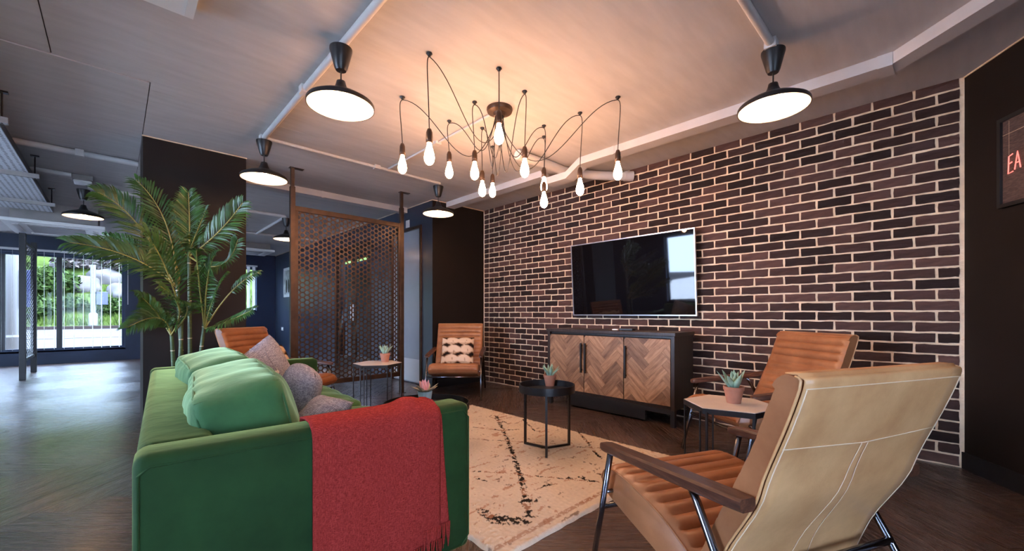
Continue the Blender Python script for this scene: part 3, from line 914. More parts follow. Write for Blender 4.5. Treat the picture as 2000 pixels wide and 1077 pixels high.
def chair_pillow(i, f, z, lean, yaw, label):
    x, y, a = CH[i][0], CH[i][1], R(CH[i][2])
    o = link('cushion', pm, None, (x + f * math.cos(a), y + f * math.sin(a), z))
    o.rotation_euler = (Euler((lean, 0, 0)).to_matrix().to_4x4()).to_euler()
    # local +y is the face; turn it to the chair's front
    o.rotation_euler = (Matrix.Rotation(a - PI / 2 + yaw, 4, 'Z') @ Matrix.Rotation(lean, 4, 'X')).to_euler()
    tag(o, label, 'cushion', 'tie-dye cushions')
chair_pillow(2, -.075, .545, R(27), 0, 'cream and brown tie-dye cushion on the armchair in front of the pier')
chair_pillow(3, -.080, .545, R(27), R(-4), 'cream and brown tie-dye cushion on the armchair beside the palm')

# ---- sofa: local x = depth (front at +), y = along the back, origin at the near back corner
SX, SY, SA = .029, 1.445, R(-3.48)
SD, SL = 1.058, 2.373
sofa = empty('velvet_sofa', (SX, SY, 0), SA)
tag(sofa, 'long green velvet sofa with loose back cushions on the rug edge', 'sofa')
def puff(name, mat, sx, sy, sz, k=7, bulge=(.0, .0, .02), n=14, seed=0, wr=.006, wf=7.0, top_wr=0.0):
    """box cushion: rounded block with puffed faces and soft wrinkles"""
    mb = MB()
    for ax in range(3):
        for sg in (-1, 1):
            g_ = []
            for j in range(n + 1):
                row = []
                for i in range(n + 1):
                    a = -1 + 2 * i / n; b = -1 + 2 * j / n
                    p = [0, 0, 0]; p[ax] = sg; p[(ax + 1) % 3] = a; p[(ax + 2) % 3] = b
                    nrm = (abs(p[0]) ** k + abs(p[1]) ** k + abs(p[2]) ** k) ** (1 / k)
                    q_ = Vector([c / nrm for c in p])
                    bl = bulge[ax] * sg * (1 - a * a) * (1 - b * b)
                    v = Vector((q_.x * sx / 2, q_.y * sy / 2, q_.z * sz / 2)); v[ax] += bl
                    w_ = noise.noise(Vector((v.x * wf, v.y * wf, v.z * wf + seed))) * wr
                    if top_wr: w_ += math.sin(v.y * 26 + 2.5 * noise.noise(Vector((v.x * 4, v.y * 3, seed)))) * top_wr * max(0, (abs(v.x) / (sx / 2) - .1)) * (1 if ax == 2 else .5)
                    v += q_.normalized() * w_
                    row.append(tuple(v))
                g_.append(row)
            mb.grid(g_)
    me = mb.mesh(name, mat, True, fix=False)
    bm = bmesh.new(); bm.from_mesh(me)
    bmesh.ops.remove_doubles(bm, verts=bm.verts, dist=.0006)
    bmesh.ops.recalc_face_normals(bm, faces=bm.faces)
    bm.to_mesh(me); bm.free()
    return me
AH, AT, BT = .655, .15, .19
MB().box(.003, BT, AT - .02, SL - AT + .02, .048, AH - .002).build('backrest', M['velvet'], sofa, smooth=True, bevel=.035, seg=4)
for y0, y1 in ((0, AT), (SL - AT, SL)):
    a_ = MB().box(0, SD, y0, y1, .045, AH).build('armrest', M['velvet'], sofa, smooth=True, bevel=.032, seg=4)
    yy = y0 + .004 if y0 == 0 else y1 - .004
    path = [(.05, yy, .55), (.05, yy, AH - .012), (SD - .03, yy, AH - .012), (SD - .006, yy, AH - .045), (SD - .006, yy, .09), (SD - .04, yy, .05)]
    if y0 == 0: MB().tube([(.012, .002, .10), (.012, .002, AH - .05), (.035, .002, AH - .030), (SD - .04, .002, AH - .030), (SD - .012, .002, AH - .06), (SD - .012, .002, .10), (SD - .05, .002, .062)], .004, 6).build('piping', M['velvet'], a_, smooth=True)
MB().box(BT - .03, SD - .025, AT - .01, SL - AT + .01, .045, .30).build('base', M['velvet'], sofa, smooth=True, bevel=.02, seg=3)
for k in range(2):
    yl = (SL - 2 * AT) / 2
    o = link('seat_cushion', puff('seat_cushion', M['velvet2'], SD - BT + .02, yl - .004, .17, 8, (.01, .004, .022), 20, k * 7, .007, 8, .007), sofa, (BT + (SD - BT) / 2 + .005, AT + yl * (k + .5), .382))
for x in (.10, SD - .12):
    for y in (.10, SL - .10):
        MB().lathe([(.018, 0), (.024, .05)], 12, (x, y, 0)).build('foot', M['blackm'], sofa, smooth=True, auto=40)
bc = []
for k, (yc, ln, zc, xc, tl, yw) in enumerate([(.715, .96, .592, .325, R(-13), R(-3)), (1.715, .98, .590, .325, R(-13), R(2))]):
    o = link('back_cushion', puff('back_cushion', M['velvet2'], .29, ln, .37, 9, (.050, .012, .018), 22, 20 + 5 * k, .012, 7, .006), sofa, (xc, yc, zc), (0, tl, yw))
    for sx_ in (-1, 1):
        # piping round the two large faces of each cushion
        pts = []
        for q_ in range(44):
            a = 2 * PI * q_ / 44
            cy_, cz_ = math.cos(a), math.sin(a); m_ = (abs(cy_) ** 6 + abs(cz_) ** 6) ** (1 / 6)
            y_, z_ = cy_ / m_, cz_ / m_
            pts.append((sx_ * .128, y_ * (ln / 2 + .002) * .972, z_ * .186 * .972))
        MB().tube(pts, .0042, 6, closed=True).build('piping', M['velvet2'], o, smooth=True)
def sofa_pt(d, e, z):
    v = Matrix.Rotation(R(-5.8), 3, 'Z') @ Vector((d, e, 0)); return Vector((.035 + v.x, 1.575 + v.y, z))

# ---- grey cushions on the sofa
gm = pillow_mesh('cushion', M['grey'], .46, .46, .20, 26, 3, wr=.016)
gm2 = pillow_mesh('cushion', M['grey'], .35, .35, .22, 26, 9, wr=.016, pw=2.2, rd=.24)
gm3 = pillow_mesh('cushion', M['grey'], .30, .30, .14, 22, 5, wr=.012)
def grey(me, d, e, z, yaw, lean, roll, label, button=False):
    o = link('cushion', me, None, sofa_pt(d, e, z))
    o.rotation_euler = (Matrix.Rotation(yaw, 4, 'Z') @ Matrix.Rotation(lean, 4, 'X') @ Matrix.Rotation(roll, 4, 'Y')).to_euler()
    tag(o, label, 'cushion', 'grey wool cushions')
    if button:
        MB().lathe([(0, -.006), (.014, -.006), (.017, 0), (.012, .005), (0, .006)], 16).build('button', M['marble'], o, smooth=True).location = (-.01, -.105, .02)
        kids(o)[-1].rotation_euler = (PI / 2, 0, 0)
        MB().tube([(-.01, -.098, .20), (-.012, -.104, .12), (-.01, -.108, .02), (.0, -.100, -.10), (.0, -.09, -.18)], .003, 5).build('seam', M['grey'], o, smooth=True)
    return o
grey(gm, .535, 1.67, .600, R(38), R(-12), R(-24), 'grey wool cushion with a cream button leaning on the green sofa cushion', True)
grey(gm2, .640, 1.16, .560, R(-82), R(-14), R(12), 'plump grey wool cushion without a button beside the red throw')
o = grey(gm3, .62, .62, .50, R(-80), R(-50), 0, 'small grey wool cushion slumped on the seat against the red throw')

# ---- red throw over the near arm
t = empty('throw_blanket', (SX, SY, 0), SA); tag(t, 'red woven throw with a fringe draped over the sofa arm', 'throw')
def throw(name, d0, d1, zend, off, seed, taper=0.0, n=40):
    prof = [(AT + .012, .48), (AT + .014, .56), (AT + .012, AH - .03), (AT - .008, AH + .004), (AT * .6, AH + .012), (.03, AH + .010), (.002, AH - .002), (-.010, AH - .03)]
    prof = [(a - (off if a < .02 else 0), b + (off if .02 <= a < AT else 0)) for a, b in prof]
    zz = AH - .06
    while zz > zend + .001:
        prof.append((-.012 - off, zz)); zz -= .03
    prof.append((-.012 - off, zend))
    rows = []
    for i in range(n + 1):
        s = i / n; row = []
        for k, (y, z) in enumerate(prof):
            dn = max(0, min(1, (AH - z) / AH)) if k > 5 else 0
            x = d0 + (d1 - d0) * s + dn * taper * (s - .1)
            w_ = noise.noise(Vector((x * 8, z * 2.5, seed))) * (.010 if k > 6 else .008) + math.sin(x * 42 + seed + z * 3) * .003 * dn
            if k <= 5:
                z2 = z + max(0, w_) * .9 + (.016 * math.exp(-((s - .82) / .10) ** 2) if k > 2 else 0); y2 = y
            else: z2 = z; y2 = y - max(0, w_ + .003)
            if k == len(prof) - 1: z2 = z + noise.noise(Vector((x * 11, 3, seed))) * .006
            row.append((x, y2, z2))
        rows.append(row)
    o = MB().grid(rows).build(name, M['red'], t, smooth=True)
    m_ = o.modifiers.new('solid', 'SOLIDIFY'); m_.thickness = .006; m_.offset = -1
    return o, [r_[-1] for r_ in rows]
main, hem = throw('blanket', .430, .900, .135, .008, 2, taper=.0)
under, hem2 = throw('under_layer', .83, .905, .19, .0, 5, taper=.055, n=16)
fr = MB()
for hm, cnt, ln in ((hem, 46, .07), (hem2, 16, .085)):
    for i in range(cnt):
        s = i / (cnt - 1) * (len(hm) - 1); k = min(int(s), len(hm) - 2); a = Vector(hm[k]).lerp(Vector(hm[k + 1]), s - k)
        dx, dy = rng.uniform(-.008, .008), rng.uniform(-.006, .001)
        L_ = ln * rng.uniform(.8, 1.1)
        fr.tube([a + Vector((0, -.003, .006)), a + Vector((dx * .3, dy, -L_ * .5)), a + Vector((dx, dy, -L_))], [.0032, .0036, .0022], 5)
o = fr.build('fringe', M['red'], t, smooth=True); o['kind'] = 'stuff'

# ---- rug
RX0, RX1, RY0, RY1 = 1.157, 2.862, 1.258, 3.62
def rug():
    st = .0075; nx = int((RX1 - RX0) / st); ny = int((RY1 - RY0) / st)
    mb = MB(); rows = []; cols = []
    def seg(x, y, a, b):
        ax, ay = a; bx, by = b; dx, dy = bx - ax, by - ay
        t_ = max(0, min(1, ((x - ax) * dx + (y - ay) * dy) / (dx * dx + dy * dy)))
        return math.hypot(x - ax - dx * t_, y - ay - dy * t_), t_
    def fp(px, py): p = at(px, py, z=0); return (p.x, p.y)
    def cr(x, y): return fp(880 + x / 3.397, 760 + y / 3.397)
    lines = []
    def poly(pts, w, dark):
        for a, b in zip(pts[:-1], pts[1:]): lines.append((cr(*a), cr(*b), w, dark))
    poly([(300, 190), (325, 240), (350, 290), (385, 370), (420, 470), (450, 560), (470, 620), (485, 690), (500, 760), (520, 870)], .016, .8)
    poly([(480, 215), (560, 292), (650, 300)], .008, .8)
    poly([(850, 300), (910, 370), (950, 430), (1000, 480)], .010, .6)
    poly([(150, 268), (270, 280), (345, 290), (450, 282)], .008, .7)
    poly([(150, 345), (370, 360), (480, 368), (640, 372), (830, 400), (1000, 410)], .006, .45)
    poly([(150, 565), (350, 575), (500, 590), (720, 612), (1000, 640)], .007, .35)
    poly([(255, 195), (390, 245)], .006, .7)
    poly([(210, 830), (250, 870), (300, 900), (490, 905)], .024, 1.0)
    poly([(270, 870), (440, 890)], .022, 1.0)
    poly([(460, 770), (560, 765)], .014, .9)
    poly([(490, 870), (565, 868)], .010, .9)
    poly([(720, 612), (820, 610)], .010, 1.0); poly([(860, 600), (900, 625), (955, 632)], .013, 1.0)
    poly([(560, 690), (640, 660), (700, 650)], .006, .5); poly([(625, 665), (660, 655)], .010, 1.0)
    poly([(160, 610), (235, 630)], .008, .9); poly([(880, 500), (930, 515)], .007, .9); poly([(960, 575), (1000, 590)], .006, 1.0)
    segs = lines
    for j in range(ny + 1):
        row = []
        y = RY0 + (RY1 - RY0) * j / ny
        near = [s for s in segs if min(s[0][1], s[1][1]) - .05 < y < max(s[0][1], s[1][1]) + .05]
        for i in range(nx + 1):
            x = RX0 + (RX1 - RX0) * i / nx
            n1 = noise.noise(Vector((x * 60, y * 60, 1))); n2 = noise.noise(Vector((x * 5, y * 5, 4)))
            c = Vector((.70, .60, .47)) * (1 + .10 * n1 + .10 * n2)
            # scattered orange dashes, running across
            d1 = noise.noise(Vector((x * 9 + 3 * n2, y * 26, 11))); d2 = noise.noise(Vector((x * 70, y * 70, 17)))
            if d1 + .30 * d2 > .46: c = Vector((.42, .20, .11)).lerp(c, .30)
            d3 = noise.noise(Vector((x * 11 + 40, y * 30, 23)))
            if d3 + .35 * d2 > .60: c = Vector((.18, .12, .09)).lerp(c, .2)
            for (a, b, w_, dark) in near:
                if min(a[0], b[0]) - .05 < x < max(a[0], b[0]) + .05:
                    d_, t_ = seg(x, y, a, b)
                    if d_ < w_ * (1 + 1.3 * n1):
                        k1 = noise.noise(Vector((x * 44, y * 44, 31))); k2 = noise.noise(Vector((x * 13, y * 13, 37)))
                        if k1 < .16:
                            c = Vector((.022, .018, .016)) if k2 < (dark - .62) * 1.1 else Vector((.30, .135, .070)).lerp(c, .15)
            be = min(x - RX0, RX1 - x, y - RY0, RY1 - y)
            if RY0 + .06 < y < RY0 + .085 and n1 + d2 > -.25: c = Vector((.36, .19, .11)).lerp(c, .3)
            z = .017 + .004 * n1 + .003 * d2
            wob = .007 * noise.noise(Vector((x * 14, y * 14, 50))) if be < .002 else 0
            if be < .001: z = .001
            elif be < .012: z *= .7
            row.append((x + wob, y + wob, z)); cols.append(tuple(c))
        rows.append(row)
    mb.grid(rows); mb.col = cols
    me = mb.mesh('rug', M['rug'], True, fix=False)
    o = link('rug', me)
    tag(o, 'cream wool rug with broken black and rust Berber lines under the round table', 'rug')
    return o
rug()

# ---- television
t = empty('television', (3.985, 2.352, 1.428)); tag(t, 'large silver edged flat television mounted on the brick wall', 'television')
t.rotation_euler = (0, R(-3.6), 0)
tw, th_ = 1.475, .842
MB().box(-.004, .035, -tw / 2 + .01, tw / 2 - .01, -th_ / 2 + .01, th_ / 2 - .01).build('casing', M['blackm'], t, bevel=.006)
MB().box(-.0062, -.004, -tw / 2 + .011, tw / 2 - .011, -th_ / 2 + .013, th_ / 2 - .011).build('screen', M['screen'], t)
f = MB().box(-.010, .018, -tw / 2, -tw / 2 + .010, -th_ / 2, th_ / 2).box(-.010, .018, tw / 2 - .010, tw / 2, -th_ / 2, th_ / 2)
f.box(-.010, .018, -tw / 2 + .01, tw / 2 - .01, th_ / 2 - .010, th_ / 2).box(-.010, .018, -tw / 2 + .01, tw / 2 - .01, -th_ / 2, -th_ / 2 + .012)
f.build('bezel', M['silver'], t)
MB().box(.035, .060, -.3, .3, -.2, .2).build('mount', M['blackm'], t)

# ---- sideboard
t = empty('sideboard', (3.60, 0, 0)); tag(t, 'dark sideboard with three herringbone parquet doors under the television', 'sideboard')
y0, y1 = 1.648, 3.150; D_ = .405
MB().box(-.012, D_, y0 - .012, y1 + .012, .825, .858).build('top', M['darkwood'], t, bevel=.004)
MB().box(0, D_ - .005, y0, y0 + .035, .155, .825).box(0, D_ - .005, y1 - .035, y1, .155, .825).box(.02, D_ - .005, y0 + .035, y1 - .035, .155, .185).box(D_ - .02, D_ - .005, y0 + .035, y1 - .035, .185, .825).box(.03, D_ - .02, y0 + .035, y1 - .035, .80, .825).build('carcass', M['darkwood'], t, bevel=.002)
b_ = MB()
for y in (y0 + .005, y1 - .045):
    for x in (.01, D_ - .06): b_.box(x, x + .04, y, y + .04, 0, .155)
b_.box(.01, .05, y0 + .045, y1 - .045, .115, .155).box(D_ - .06, D_ - .02, y0 + .045, y1 - .045, .115, .155).box(.03, .06, y0 + .3, y1 - .3, .02, .115)
b_.build('base_frame', M['blackm'], t)
dw = (y1 - y0 - .07) / 3; z0, z1 = .190, .796
BW, BLn = .086, .258
for k in range(3):
    ya = y0 + .035 + dw * k + .0035; yb = ya + dw - .007
    d_ = MB().box(.004, .022, ya, yb, z0, z1).build('door', M['darkwood'], t)
    c45 = math.cos(PI / 4)
    for n in range(-5, 6):
        for kk in range(-14, 15):
            for typ in (0, 1):
                if typ == 0: a0, a1, b0, b1 = kk * BW - n * BLn, kk * BW - n * BLn + BLn, kk * BW + n * BLn, (kk + 1) * BW + n * BLn
                else: a0, a1, b0, b1 = (kk - 1) * BW - n * BLn, kk * BW - n * BLn, kk * BW + n * BLn, kk * BW + n * BLn + BLn
                gp = .0006
                loc = [(a0 + gp, b0 + gp), (a1 - gp, b0 + gp), (a1 - gp, b1 - gp), (a0 + gp, b1 - gp)]
                mx, my = (ya + yb) / 2 + .03, (z0 + z1) / 2
                pg = [(mx + (x - y) * c45, my + (x + y) * c45) for x, y in loc]
                for (ax, ay, dd) in ((1, 0, yb - .001), (-1, 0, -ya - .001), (0, 1, z1 - .001), (0, -1, -z0 - .001)):
                    if pg: pg = clip(pg, ax, ay, dd)
                if len(pg) < 3: continue
                area = abs(sum(pg[i][0] * pg[(i + 1) % len(pg)][1] - pg[(i + 1) % len(pg)][0] * pg[i][1] for i in range(len(pg)))) / 2
                if area < .0004: continue
                # local frame of the block: x along its length so that the grain follows it
                ang = PI / 4 + (PI / 2 if typ else 0)
                cy_, cz_ = sum(p[0] for p in pg) / len(pg), sum(p[1] for p in pg) / len(pg)
                lc = [((y - cy_) * math.cos(ang) + (z - cz_) * math.sin(ang), -(y - cy_) * math.sin(ang) + (z - cz_) * math.cos(ang)) for y, z in pg]
                th0 = .0045 + rng.uniform(0, .0012)
                me = MB().prism(lc, 0, th0).mesh('parquet_block', M['parquet'])
                o = link('parquet_block', me, d_)
                # block x -> (cos, sin) in the door plane, block z -> -X (out of the door)
                mt = Matrix(((0, 0, -1, .004), (math.cos(ang), -math.sin(ang), 0, cy_), (math.sin(ang), math.cos(ang), 0, cz_), (0, 0, 0, 1)))
                o.matrix_local = mt
    hy = (ya + .028) if k in (1,) else ((yb - .028) if k == 0 else (ya + .028))
    # seen from the room: left door (far) and middle door meet, right door opens at its far edge
    hy = {2: ya + .022, 1: yb - .022, 0: yb - .022}[k]
    MB().box(-.030, -.014, hy - .008, hy + .008, .40, .715).box(-.016, -.0005, hy - .006, hy + .006, .42, .435).box(-.016, -.0005, hy - .006, hy + .006, .68, .695).build('handle', M['blackm'], d_)
t2 = empty('media_box', (3.78, 2.26, .8582), R(12)); tag(t2, 'small black media box on the sideboard under the television', 'media box')
MB().box(-.05, .05, -.10, .04, 0, .022).build('case', M['blackm'], t2, bevel=.004)
MB().box(-.035, .035, .055, .12, 0, .012).build('remote', M['plastic'], t2, bevel=.003)

# ---- hexagonal tables
def hex_table(label, cx, cy, a0, h=.55, r=.232):
    t = empty('hexagonal_table', (cx, cy, 0), a0); tag(t, label, 'side table', 'hexagonal marble side tables')
    V = [(r * math.cos(k * PI / 3), r * math.sin(k * PI / 3)) for k in range(6)]
    MB().prism([(x * .985, y * .985) for x, y in V], h - .012, h).build('table_top', M['marble'], t, bevel=.002)
    rim = MB(); rows = []
    for z in (h - .03, h - .004):
        rows.append([(x, y, z) for x, y in V])
    rim.add([(x, y, h - .03) for x, y in V] + [(x, y, h - .003) for x, y in V] + [(x * .97, y * .97, h - .003) for x, y in V] + [(x * .97, y * .97, h - .03) for x, y in V],
            [(i + 6 * a, (i + 1) % 6 + 6 * a, (i + 1) % 6 + 6 * ((a + 1) % 4), i + 6 * ((a + 1) % 4)) for a in range(4) for i in range(6)])
    rim.build('rim', M['blackm'], t)
    for k in range(0, 6):
        x, y = V[k]; x *= .965; y *= .965
        dx, dy = -math.sin(k * PI / 3) * .020, math.cos(k * PI / 3) * .020
        if k % 2 == 0:
            MB().tube([(x, y, h - .02), (x, y, .004)], .0055, 6).build('leg', M['blackm'], t)
        else:
            MB().tube([(x + dx, y + dy, h - .02), (x + dx, y + dy, .006), (x - dx, y - dy, .006), (x - dx, y - dy, h - .02)], .0055, 6).build('leg', M['blackm'], t)
    return t
q1 = at(1336, 779, z=.55); q2 = at(1375, 797.5, z=.55); q3 = at(1477, 808, z=.55)
cen = q1 + q3 - q2
hex_table('hexagonal marble topped table beside the tan armchair', cen.x, cen.y, math.atan2(q1.y - cen.y, q1.x - cen.x))
HB = cen.copy()
q1 = at(690, 710, z=.55); q2 = at(784, 708, z=.55); cen = (q1 + q2) / 2
hex_table('hexagonal marble topped table in front of the perforated screen', cen.x, cen.y, math.atan2(q1.y - cen.y, q1.x - cen.x))
HA = cen.copy()

# ---- round black tray tables
def tray_table(label, cx, cy, r, h, a0, rim=.055):
    t = empty('tray_table', (cx, cy, .0), a0); tag(t, label, 'side table', 'round black tray tables')
    MB().lathe([(0, h - rim), (r, h - rim), (r, h), (r - .006, h), (r - .006, h - rim + .008), (0, h - rim + .008)], 48).build('tray', M['black'], t, smooth=True, auto=30)
    rl = r * .93; b0 = .021
    for k in range(3):
        a = k * 2 * PI / 3
        x, y = rl * math.cos(a), rl * math.sin(a)
        o = MB().box(-.008, .008, -.008, .008, b0, h - rim + .002).build('leg', M['black'], t)
        o.location = (x, y, 0); o.rotation_euler = (0, 0, a)
        o = MB().box(.0, rl - .008, -.008, .008, b0, b0 + .014).build('foot_bar', M['black'], t)
        o.rotation_euler = (0, 0, a)
    return t
qa = at(1068, 877, z=.02); qb = at(1067, 897, z=.02)
tray_table('tall round black tray table on the rug', qa.x, qa.y, .208, .505, math.atan2(qb.y - qa.y, qb.x - qa.x))
TT = qa.copy()
tray_table('low wide round black tray table in front of the sofa', 1.635, 2.60, .31, .385, R(20), .05)

# ---- potted succulents
def leaf_mesh(name, mat, L, w, th, curl, n=7):
    rows = []
    for i in range(n + 1):
        s = i / n
        wd = w * (.55 + .45 * math.sin(min(1, s * 1.7) * PI / 2)) * (1 - s ** 2.4) + .0006
        tk = th * (1 - s ** 1.5) + .0004
        x = L * (s - .10 * curl * s * s); z = L * curl * (s ** 2) * .5
        rows.append([(x, -wd, z + tk * .7), (x, -wd * .55, z + tk * .05), (x, 0, z - tk * .25), (x, wd * .55, z + tk * .05), (x, wd, z + tk * .7), (x, wd * .5, z - tk * .75), (x, 0, z - tk * 1.1), (x, -wd * .5, z - tk * .75)])
    mb = MB().grid(rows, True); mb.f += [tuple(range(8)), tuple(n * 8 + k for k in range(8))]
    return mb.mesh(name, mat, True)
LF = [leaf_mesh('leaf', M['aloe'], .105, .021, .009, c) for c in (-.35, .1, .5)]
def succulent(label, loc, leaves, sc=1.0, rz=0):
    t = empty('potted_succulent', loc, rz); tag(t, label, 'potted plant', 'aloe plants in terracotta pots')
    t.scale = (sc, sc, sc)
    MB().lathe([(0, 0), (.034, 0), (.047, .068), (.0505, .070), (.052, .088), (.046, .088), (.044, .076), (0, .076)], 28).build('pot', M['terra'], t, smooth=True, auto=35)
    MB().lathe([(0, .0765), (.0435, .0765), (.0435, .072)], 24).build('soil', M['soil'], t)
    for (az, tilt, L, v) in leaves:
        o = link('leaf', LF[v], t, (.008 * math.cos(az), .008 * math.sin(az), .076), (0, 0, 0), (L, .95 if L > .8 else .8, 1))
        o.rotation_euler = (Matrix.Rotation(az, 4, 'Z') @ Matrix.Rotation(-tilt, 4, 'Y')).to_euler()
    return t
def ring(seed, n=11):
    r_ = random.Random(seed); out = []
    for k in range(n):
        inner = k >= n - 4
        out.append((2 * PI * k / (n - 4) + r_.uniform(-.2, .2) if not inner else 2 * PI * k / 4 + .5, R(r_.uniform(70, 82) if inner else r_.uniform(44, 62)), r_.uniform(.95, 1.15) if not inner else r_.uniform(.8, .95), 1 if inner else r_.choice((0, 1, 2))))
    return out
p = at(1433, 787, z=.551); succulent('aloe in a terracotta pot on the hexagonal table beside the tan armchair', (p.x, p.y, .5505), ring(3), 1.0, .4)
p = at(752, 707, z=.551); succulent('aloe in a terracotta pot on the hexagonal table in front of the screen', (p.x, p.y, .5505), ring(8), .98, 1.3)
p = at(1074, 754, z=.459); succulent('aloe in a terracotta pot on the tall round black table', (p.x, p.y, .4585), ring(5), 1.0, 2.2)
t = empty('potted_succulent', (0, 0, 0)); tag(t, 'pink and green succulent in a pale blue pot on the low round table', 'potted plant')
p = at(830, 768, z=.44); t.location = (p.x, p.y, .3435); t.scale = (1.18, 1.18, 1.3)
MB().lathe([(0, 0), (.033, 0), (.046, .085), (.043, .085), (.040, .075), (0, .075)], 28).build('pot', M['bluepot'], t, smooth=True, auto=35)
MB().lathe([(0, .0752), (.0398, .0752), (.0398, .07)], 24).build('soil', M['soil'], t)
PLF = [leaf_mesh('leaf', M['pinkleaf'], .09, .022, .006, .1), leaf_mesh('leaf', M['pinkleaf2'], .07, .018, .006, .2)]
for k in range(14):
    inner = k >= 9
    az = 2 * PI * k / 9 + (.3 if inner else 0); tilt = R(62 + 6 * (k % 3)) if inner else R(12 + 9 * (k % 3))
    o = link('leaf', PLF[1 if inner else 0], t, (.01 * math.cos(az), .01 * math.sin(az), .082))
    o.rotation_euler = (Matrix.Rotation(az, 4, 'Z') @ Matrix.Rotation(-tilt, 4, 'Y')).to_euler()
# ------------------------------------------------------------------ perforated screen
t = empty('perforated_screen', (0, 4.84, 0)); tag(t, 'bronze room divider perforated with hexagons between ceiling posts', 'screen')
xl, xr = 1.372, 2.668; ZB, ZT = .225, 2.195
for x in (xl, xr):
    po = MB().box(x - .024, x + .024, -.024, .024, .006, 2.40).build('post', M['bronze'], t, bevel=.003)
    MB().box(x - .017, x + .017, -.017, .017, 2.40, CEIL - .006).build('post_extension', M['bronze'], po)
    MB().box(x - .05, x + .05, -.03, .03, 0.0005, .006).build('floor_plate', M['bronze'], po)
    MB().box(x - .03, x + .11, -.03, .03, CEIL - .006, CEIL - .0005).build('ceiling_plate', M['bronze'], po)
MB().box(xl + .024, xr - .024, -.02, .02, ZT - .055, ZT).build('rail', M['bronze'], t, bevel=.003)
MB().box(xl + .024, xr - .024, -.02, .02, ZB, ZB + .055).build('rail', M['bronze'], t, bevel=.003)
for s in (0, 1):
    x = xl + .024 if s == 0 else xr - .054
    MB().box(x, x + .03, -.018, .018, ZB + .055, ZT - .055).build('stile', M['bronze'], t)
a0, a1, b0, b1 = xl + .054, xr - .054, ZB + .055, ZT - .055
pv = .0545; ph = pv * .866; R_o = pv / math.sqrt(3); R_i = .0228
nc = int((a1 - a0) / ph) + 2; nr = int((b1 - b0) / pv) + 2
mb = MB(); th2 = .002
for i in range(nc):
    for j in range(nr + 1):
        cx = a0 + i * ph; cz = b0 + j * pv + (pv / 2 if i % 2 else 0)
        outer = []; inner = []
        for k in range(6):
            a = k * PI / 3
            outer.append((min(max(cx + R_o * math.cos(a), a0), a1), min(max(cz + R_o * math.sin(a), b0), b1)))
            inner.append((min(max(cx + R_i * math.cos(a), a0), a1), min(max(cz + R_i * math.sin(a), b0), b1)))
        o_ = len(mb.v)
        for y in (-th2, th2):
            mb.v += [(x, y, z) for x, z in outer] + [(x, y, z) for x, z in inner]
        for k in range(6):
            k2 = (k + 1) % 6
            mb.f.append((o_ + k, o_ + k2, o_ + 6 + k2, o_ + 6 + k))
            mb.f.append((o_ + 12 + k2, o_ + 12 + k, o_ + 18 + k, o_ + 18 + k2))
            mb.f.append((o_ + 6 + k, o_ + 6 + k2, o_ + 18 + k2, o_ + 18 + k))
me = mb.mesh('perforated_sheet', M['bronze'], fix=False)
bm = bmesh.new(); bm.from_mesh(me)
bmesh.ops.dissolve_degenerate(bm, dist=1e-5, edges=bm.edges); bm.to_mesh(me); bm.free()
link('perforated_sheet', me, t)

# mesh divider far left
t = empty('mesh_divider', (0, 0, 0)); tag(t, 'black post divider with an expanded diamond mesh in front of the far window', 'screen')
X_ = -1.04; ya, yb = 9.864, 11.067
for y in (ya, yb):
    MB().box(X_ - .035, X_ + .035, y - .035, y + .035, .001, 2.28).build('post', M['blackm'], t, bevel=.003)
z0, z1 = .30, 2.15
for z in (z0, z1): MB().box(X_ - .02, X_ + .02, ya + .035, yb - .035, z - .02, z + .02).build('rail', M['blackm'], t)
mb = MB(); pu, pz = .20, .066; w_ = .0045
nu = int((yb - ya) / pu) + 2; nz_ = int((z1 - z0) / pz) + 2; nu += nz_
for i in range(-nz_ - 2, nu + 2):
    for sg in (1, -1):
        # strand y = y0 + sg*(z-z0)*pu/pz ; clipped to the frame
        y0_ = ya + i * pu; sl = sg * pu / pz
        lo, hi = z0, z1
        for lim in (ya + .03, yb - .03):
            zc = z0 + (lim - y0_) / sl
            if (lim < (ya + yb) / 2) == (sl > 0): lo = max(lo, zc)
            else: hi = min(hi, zc)
        if hi - lo < .01: continue
        p0_, p1_ = (y0_ + sl * (lo - z0), lo), (y0_ + sl * (hi - z0), hi)
        mb.box(0, 0, 0, 0, 0, 0) if False else mb.tube([(X_ + .002 * sg, p0_[0], p0_[1]), (X_ + .002 * sg, p1_[0], p1_[1])], w_ * .7, 4)
o = mb.build('expanded_mesh', M['blackm'], t); o['kind'] = 'stuff'

# ------------------------------------------------------------------ pendant lamps
def pendant_proto():
    t = empty('pendant_lamp')
    MB().lathe([(0, 0), (.062, 0), (.062, -.012), (.036, -.112), (.028, -.128), (0, -.130)], 28).build('ceiling_cup', M['black'], t, smooth=True, auto=35)
    MB().tube([(0, 0, -.128), (0, 0, -.20)], .0045, 8).build('cord', M['blackm'], t)
    sh = MB().lathe([(.010, -.185), (.024, -.190), (.030, -.215), (.045, -.248), (.075, -.262), (.135, -.285), (.180, -.312), (.184, -.318), (.184, -.338), (.181, -.338), (.180, -.320), (.133, -.289), (.072, -.267), (.040, -.255), (.010, -.254)], 40).build('shade', M['black'], t, smooth=True, auto=60)
    MB().lathe([(.0, -.256), (.040, -.2565), (.072, -.2685), (.132, -.2905), (.1785, -.3215), (.1795, -.336)], 40, cap=False).build('reflector', M['shade_in'], sh, smooth=True)
    MB().lathe([(.018, -.256), (.018, -.275)], 16).build('lamp_holder', M['plastic'], t)
    MB().lathe([(0.0, -.272), (.015, -.273), (.030, -.290), (.034, -.305), (.030, -.322), (.015, -.334), (0, -.336)], 20).build('bulb', M['pbulb'], t, smooth=True)
    return t
p0 = pendant_proto()
